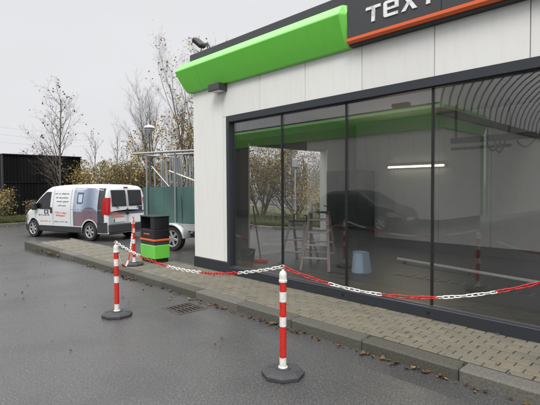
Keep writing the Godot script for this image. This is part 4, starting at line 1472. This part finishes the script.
func _branch(st: Array, tips: Array, p: Vector3, d: Vector3, l: float, r: float, lev: int, o: Dictionary) -> void:
	var n: int = [7, 6, 4, 3, 3, 2][lev]
	var pts := [p]
	var rad := [r]
	var dirs := [d]
	var wig: float = o.wiggle * [0.5, 0.8, 1.0, 1.1, 1.2, 1.2][lev]
	for i in n:
		d = (d + Vector3(tree_rng.randf_range(-1, 1), tree_rng.randf_range(-1, 1), tree_rng.randf_range(-1, 1)) * wig + Vector3.UP * o.tropism * (0.4 if lev == 0 else 1.0)).normalized()
		p += d * l / n
		pts.append(p)
		dirs.append(d)
		rad.append(maxf(r * lerpf(1.0, 0.34, (i + 1.0) / n), 0.0022))
	tube(st[0 if lev < 2 else 1], pts, rad, [9, 6, 4, 3, 3, 3][lev], lev == 0)
	if lev >= o.levels:
		tips.append(p)
		tips.append(pts[pts.size() / 2])
		return
	var kids: int = o.kids[lev]
	for k in kids:
		var u: float = lerpf(o.start if lev == 0 else 0.22, 1.0, (k + tree_rng.randf_range(0.1, 0.9)) / kids)
		var f := u * n
		var i := mini(int(f), n - 1)
		var q: Vector3 = pts[i].lerp(pts[i + 1], f - i)
		var dd: Vector3 = dirs[mini(i + 1, n)]
		var ax := dd.cross(Vector3(tree_rng.randf_range(-1, 1), tree_rng.randf_range(-1, 1), tree_rng.randf_range(-1, 1))).normalized()
		if ax.length() < 0.5: continue
		var ang: float = deg_to_rad(tree_rng.randf_range(o.amin, o.amax))
		var cl: float = l * o.ratio[lev] * tree_rng.randf_range(0.7, 1.15) * (1.15 - 0.55 * u if lev == 0 else 1.0)
		_branch(st, tips, q, dd.rotated(ax, ang), cl, rad[i] * tree_rng.randf_range(0.42, 0.62), lev + 1, o)

func _leaf(s: SurfaceTool, p: Vector3, size: float, c: Color, rng: RandomNumberGenerator, flat := 0.0) -> void:
	var n := Vector3(rng.randf_range(-1, 1), rng.randf_range(-1, 1), rng.randf_range(-1, 1)).normalized()
	n = n.lerp(Vector3.UP, flat).normalized()
	var u := n.cross(Vector3(rng.randf_range(-1, 1), rng.randf_range(-1, 1), rng.randf_range(-1, 1))).normalized()
	if u.length() < 0.5: u = n.cross(Vector3.RIGHT).normalized()
	var v := n.cross(u)
	s.set_color(c)
	var a := p - u * size * 0.5
	var b := p + v * size * 0.32 + n * size * 0.10
	var e := p + u * size * 0.5
	var f := p - v * size * 0.32 + n * size * 0.10
	tri(s, a, b, e)
	tri(s, a, e, f)

func tree(called: String, label: String, at: Vector3, h: float, sd: int, o: Dictionary, leaves := 0, cols := [], size := 0.09, group := "", spread_leaf := 0.25) -> Node3D:
	tree_rng.seed = sd
	var t := thing(called, label, "tree", at, 0.0, group)
	var st := [mb(), mb()]
	var tips := []
	var stems: int = o.get("stems", 1)
	for k in stems:
		var d := Vector3.UP
		if stems > 1:
			var a := TAU * k / stems + tree_rng.randf()
			d = Vector3(cos(a) * o.lean, 1, sin(a) * o.lean).normalized()
		_branch(st, tips, Vector3(tree_rng.randf_range(-0.1, 0.1) * (stems - 1) * 0.5, -0.05, tree_rng.randf_range(-0.1, 0.1) * (stems - 1) * 0.5), d, h * o.trunk, h * o.girth, 0, o)
	obj("trunk", st[0], M.bark, t)
	obj("twigs", st[1], M.twig, t)
	if leaves:
		var s := mb()
		var rng := RandomNumberGenerator.new()
		rng.seed = sd + 1
		for i in leaves:
			var p: Vector3 = tips[rng.randi() % tips.size()]
			_leaf(s, p + Vector3(rng.randf_range(-1, 1), rng.randf_range(-1, 1), rng.randf_range(-1, 1)) * spread_leaf, size * rng.randf_range(0.6, 1.3), (cols[rng.randi() % cols.size()] as Color) * rng.randf_range(0.7, 1.25), rng)
		obj("leaves", s, M.leaf, t)
	return t

func _plants() -> void:
	var ochre := [Color(.30, .17, .03), Color(.38, .24, .05), Color(.22, .12, .03), Color(.30, .22, .06), Color(.18, .14, .04)]
	var olive := [Color(.14, .135, .045), Color(.20, .16, .05), Color(.10, .105, .04), Color(.25, .18, .06), Color(.17, .135, .06)]
	var brown := [Color(.14, .09, .045), Color(.18, .12, .06), Color(.10, .07, .04), Color(.16, .13, .07)]
	var yellow := [Color(.38, .27, .06), Color(.29, .24, .06), Color(.42, .28, .06), Color(.20, .18, .06), Color(.24, .165, .05)]
	var dark := [Color(.05, .03, .02), Color(.07, .045, .025)]
	var upright := {"levels": 4, "kids": [13, 7, 5, 4, 0], "ratio": [0.42, 0.5, 0.5, 0.55], "amin": 22.0, "amax": 48.0, "wiggle": 0.10, "tropism": 0.07, "start": 0.25, "trunk": 0.92, "girth": 0.011}
	var slim := {"levels": 4, "kids": [20, 6, 4, 3, 0], "ratio": [0.30, 0.5, 0.5, 0.5], "amin": 28.0, "amax": 58.0, "wiggle": 0.09, "tropism": 0.09, "start": 0.16, "trunk": 0.98, "girth": 0.010}
	var fan := {"levels": 4, "kids": [9, 8, 5, 4, 0], "ratio": [0.50, 0.5, 0.5, 0.5], "amin": 16.0, "amax": 42.0, "wiggle": 0.08, "tropism": 0.09, "start": 0.25, "trunk": 0.86, "girth": 0.011, "stems": 3, "lean": 0.26}
	var tall := fan.duplicate()
	tall.girth = 0.0075
	tall.lean = 0.2
	tall.kids = [8, 7, 5, 3, 0]
	var broad := {"levels": 4, "kids": [10, 8, 6, 4, 0], "ratio": [0.52, 0.52, 0.5, 0.5], "amin": 18.0, "amax": 46.0, "wiggle": 0.09, "tropism": 0.10, "start": 0.22, "trunk": 0.9, "girth": 0.012, "stems": 4, "lean": 0.28}
	var sapling := {"levels": 3, "kids": [12, 6, 4, 0], "ratio": [0.32, 0.5, 0.5], "amin": 20.0, "amax": 42.0, "wiggle": 0.10, "tropism": 0.06, "start": 0.2, "trunk": 0.95, "girth": 0.008}
	var bushy := {"levels": 3, "kids": [7, 6, 4, 0], "ratio": [0.55, 0.55, 0.5], "amin": 25.0, "amax": 60.0, "wiggle": 0.14, "tropism": 0.05, "start": 0.08, "trunk": 0.75, "girth": 0.012, "stems": 5, "lean": 0.45}
	var hedge := {"levels": 3, "kids": [7, 5, 4, 0], "ratio": [0.6, 0.55, 0.5], "amin": 25.0, "amax": 65.0, "wiggle": 0.15, "tropism": 0.04, "start": 0.05, "trunk": 0.7, "girth": 0.010, "stems": 7, "lean": 0.8}
	tree("bare_tree", "slender bare tree with a few dark leaves in front of the black shed", Vector3(-25.7, 0, -8.5), 6.9, 101, slim, 150, dark, 0.13, "", 0.1)
	tree("bare_tree", "large bare tree with many upright stems behind the street lamp", Vector3(-26.4, 0, -15.2), 7.4, 102, fan)
	tree("autumn_tree", "tall thin tree with orange leaves behind the green fascia corner", Vector3(-20.9, 0, -14.3), 8.9, 103, tall, 650, ochre, 0.13, "", 0.3)
	tree("bare_sapling", "thin bare sapling above the right end of the van roof", Vector3(-29.5, 0, -13.4), 5.6, 104, sapling)
	tree("bare_sapling", "thin bare sapling between the black shed and the van roof", Vector3(-29.5, 0, -11.9), 5.2, 105, sapling, 60, ochre, 0.12)
	tree("bare_sapling", "low bare sapling left of the large bare tree", Vector3(-27.5, 0, -13.6), 4.4, 106, sapling)
	tree("autumn_shrub", "yellow shrub showing over the middle of the van roof", Vector3(-27.3, 0, -11.3), 3.5, 111, bushy, 2600, yellow, 0.12)
	tree("autumn_shrub", "olive shrub showing over the rear of the van roof", Vector3(-26.2, 0, -12.5), 3.2, 112, bushy, 2600, olive, 0.12)
	tree("autumn_shrub", "ochre shrub right behind the van's rear doors", Vector3(-25.6, 0, -13.6), 3.8, 113, bushy, 2400, olive + ochre, 0.12)
	tree("autumn_tree", "dense ochre tree seen through the trailer's pole rack", Vector3(-22.2, 0, -15.2), 6.0, 114, bushy, 5200, ochre + yellow, 0.13)
	tree("autumn_shrub", "olive shrub at the trailer's left end below the bare tree", Vector3(-24.6, 0, -14.6), 3.4, 115, bushy, 2400, olive, 0.12)
	tree("yellow_bush", "yellow green bush at the left edge in front of the black shed", Vector3(-25.6, 0, -5.05), 2.1, 116, hedge, 2600, yellow + olive, 0.10)
	tree("brown_bush", "reddish brown crown peeping over the black shed roof", Vector3(-37.5, 0, -10.4), 5.2, 117, bushy, 1500, brown, 0.13)
	tree("low_bush", "low weedy bush at the shed foot before the van", Vector3(-26.0, 0, -7.5), 1.1, 118, hedge, 1300, olive + brown, 0.09)
	# through the open door
	tree("autumn_tree", "olive yellow tree filling the left of the open hall door", Vector3(-17.6, 0, -16.2), 5.2, 121, bushy, 11000, olive + yellow, 0.08)
	tree("brown_bush", "brown leafless thicket in the middle of the open hall door", Vector3(-15.6, 0, -16.8), 4.6, 122, hedge, 6500, brown, 0.06)
	tree("brown_bush", "brown thicket behind the step ladders outside the hall", Vector3(-13.8, 0, -17.2), 3.8, 123, hedge, 6000, brown + olive, 0.06)
	tree("yellow_bush", "yellow bush beside the right jamb of the open hall door", Vector3(-11.7, 0, -14.5), 2.2, 124, bushy, 3000, yellow, 0.06)
	tree("bare_sapling", "bare sapling against the sky in the open hall door", Vector3(-14.6, 0, -15.6), 4.8, 125, sapling)
	tree("brown_bush", "far brown thicket right of the yard lamp outside the door", Vector3(-12.0, 0, -17.6), 2.6, 126, hedge, 2600, brown, 0.06)
	# far wood that reads as one mass
	var s := mb()
	var tw := mb()
	var rng := RandomNumberGenerator.new()
	rng.seed = 300
	for i in 90:
		var a := deg_to_rad(rng.randf_range(28.0, 96.0))
		var dist := rng.randf_range(62.0, 85.0)
		var c := Vector3(-sin(a) * dist, 0, -cos(a) * dist)
		var h := rng.randf_range(3.2, 7.0)
		tube(tw, [c, c + Vector3(rng.randf_range(-0.4, 0.4), h * 0.9, rng.randf_range(-0.4, 0.4))], [0.12, 0.03], 5, false)
		for k in 14:
			var b := c + Vector3(0, h * rng.randf_range(0.2, 0.75), 0)
			tube(tw, [b, b + Vector3(rng.randf_range(-1.4, 1.4), rng.randf_range(0.5, 1.8), rng.randf_range(-1.4, 1.4))], [0.05, 0.012], 3, false)
		for k in 260:
			var t := rng.randf()
			var r := sin(clampf(t, 0.02, 1) * PI) * 2.2 + 0.4
			var q := Vector3(rng.randf_range(-1, 1), 0, rng.randf_range(-1, 1)).normalized() * r * sqrt(rng.randf())
			_leaf(s, c + Vector3(0, 0.2 + t * h * 0.95, 0) + q, rng.randf_range(0.2, 0.45), (brown + olive)[rng.randi() % 9] * rng.randf_range(0.8, 1.2), rng)
	var fw := Node3D.new()
	fw.name = "distant_wood"
	add_child(fw)
	tag(fw, "distant brown autumn wood along the horizon", "wood", "", "stuff")
	obj("foliage", s, M.leaf, fw)
	obj("stems", tw, M.twig, fw)
	# grass on the verges
	var gs := mb()
	for k in 7:
		var a := TAU * k / 7.0
		var b := Vector3(cos(a) * 0.03, 0, sin(a) * 0.03)
		var l := Vector3(cos(a + 0.6) * 0.07, 0.10 + 0.035 * (k % 3), sin(a + 0.6) * 0.07)
		var w := Vector3(-sin(a), 0, cos(a)) * 0.012
		tri(gs, b - w, b + l, b + w)
	var mm := MultiMesh.new()
	mm.transform_format = MultiMesh.TRANSFORM_3D
	mm.use_colors = true
	mm.mesh = bake(gs)
	mm.instance_count = 16000
	for i in 16000:
		var p: Vector3
		if i < 9500: p = Vector3(rng.randf_range(-25, -8), 0, -13.3 - 3.5 * pow(rng.randf(), 1.5))
		else: p = Vector3(-24.65 - 4.0 * pow(rng.randf(), 1.4), 0, rng.randf_range(-14, -1.5))
		p.y = ground_y(p.x) + 0.12
		var sc := rng.randf_range(0.6, 1.5)
		mm.set_instance_transform(i, Transform3D(Basis(Vector3.UP, rng.randf() * TAU).scaled(Vector3(sc, sc * rng.randf_range(0.7, 1.2), sc)), p))
		var v := rng.randf()
		mm.set_instance_color(i, Color(.055, .085, .018).lerp(Color(.13, .115, .035), v * v))
	var gm := MultiMeshInstance3D.new()
	gm.name = "grass"
	gm.multimesh = mm
	gm.material_override = M.leaf
	add_child(gm)
	tag(gm, "rough green grass along the yard verges", "grass", "", "stuff")

# ------------------------------------------------------------------ fallen leaves
func _litter() -> void:
	var rng := RandomNumberGenerator.new()
	rng.seed = 55
	var cols := [Color(.22, .10, .035), Color(.15, .065, .025), Color(.28, .15, .05), Color(.14, .06, .025), Color(.09, .05, .03), Color(.10, .05, .03), Color(.26, .17, .08)]
	var s := mb()
	var put_leaf := func(x: float, z: float, y: float, size: float) -> void:
		var c: Color = cols[rng.randi() % cols.size()] * rng.randf_range(0.3, 0.85)
		var a := rng.randf() * TAU
		var b := Basis(Vector3.UP, a) * Basis(Vector3.RIGHT, rng.randf_range(-0.35, 0.35))
		var curl := rng.randf_range(0.15, 0.5) * size
		var o := Vector3(x, y + 0.004, z)
		var w := size * rng.randf_range(0.28, 0.48)
		var pts := [Vector3(-size * 0.5, curl * 0.4, 0), Vector3(-size * 0.2, 0.002, w), Vector3(size * 0.2, curl * 0.3, w * 0.8), Vector3(size * 0.55, curl, 0), Vector3(size * 0.2, curl * 0.2, -w * 0.8), Vector3(-size * 0.2, 0.002, -w)]
		s.set_color(c)
		for k in 6:
			tri(s, o + Vector3(0, 0.003, 0), o + b * pts[(k + 1) % 6] + Vector3(0, 0.01, 0), o + b * pts[k] + Vector3(0, 0.01, 0))
	# gathered along the foot of the kerb
	var clumps := []
	for i in 26: clumps.append(rng.randf_range(-13.5, -1.0))
	for i in 300:
		var x: float = clumps[rng.randi() % clumps.size()] + rng.randfn(0, 0.22) if rng.randf() < 0.75 else rng.randf_range(-14, -0.8)
		put_leaf.call(x, -3.765 + absf(rng.randfn(0, 0.05)) + 0.012, 0.0, rng.randf_range(0.022, 0.07))
	for i in 70:
		put_leaf.call(rng.randf_range(-14, -3), rng.randf_range(-3.6, 1.0), 0.0, rng.randf_range(0.02, 0.05))
	for i in 60:
		put_leaf.call(rng.randf_range(-24, -13), rng.randf_range(-4.0, 4.0), -0.14, rng.randf_range(0.03, 0.06))
	for i in 40:
		put_leaf.call(rng.randf_range(-13, -1), rng.randf_range(-4.95, -3.8), PAVE + 0.003, rng.randf_range(0.015, 0.04))
	for i in 420:
		put_leaf.call(-24.2 + absf(rng.randfn(0, 0.5)), rng.randf_range(-13, 0), -0.14, rng.randf_range(0.04, 0.09))
	for i in 300:
		put_leaf.call(rng.randf_range(-24, -9), -12.9 + absf(rng.randfn(0, 0.4)), -0.10, rng.randf_range(0.04, 0.09))
	var o := obj("fallen_leaves", s, M.dead_leaf, self)
	tag(o, "brown fallen leaves gathered along the kerb and strewn on the asphalt", "leaves", "", "stuff")
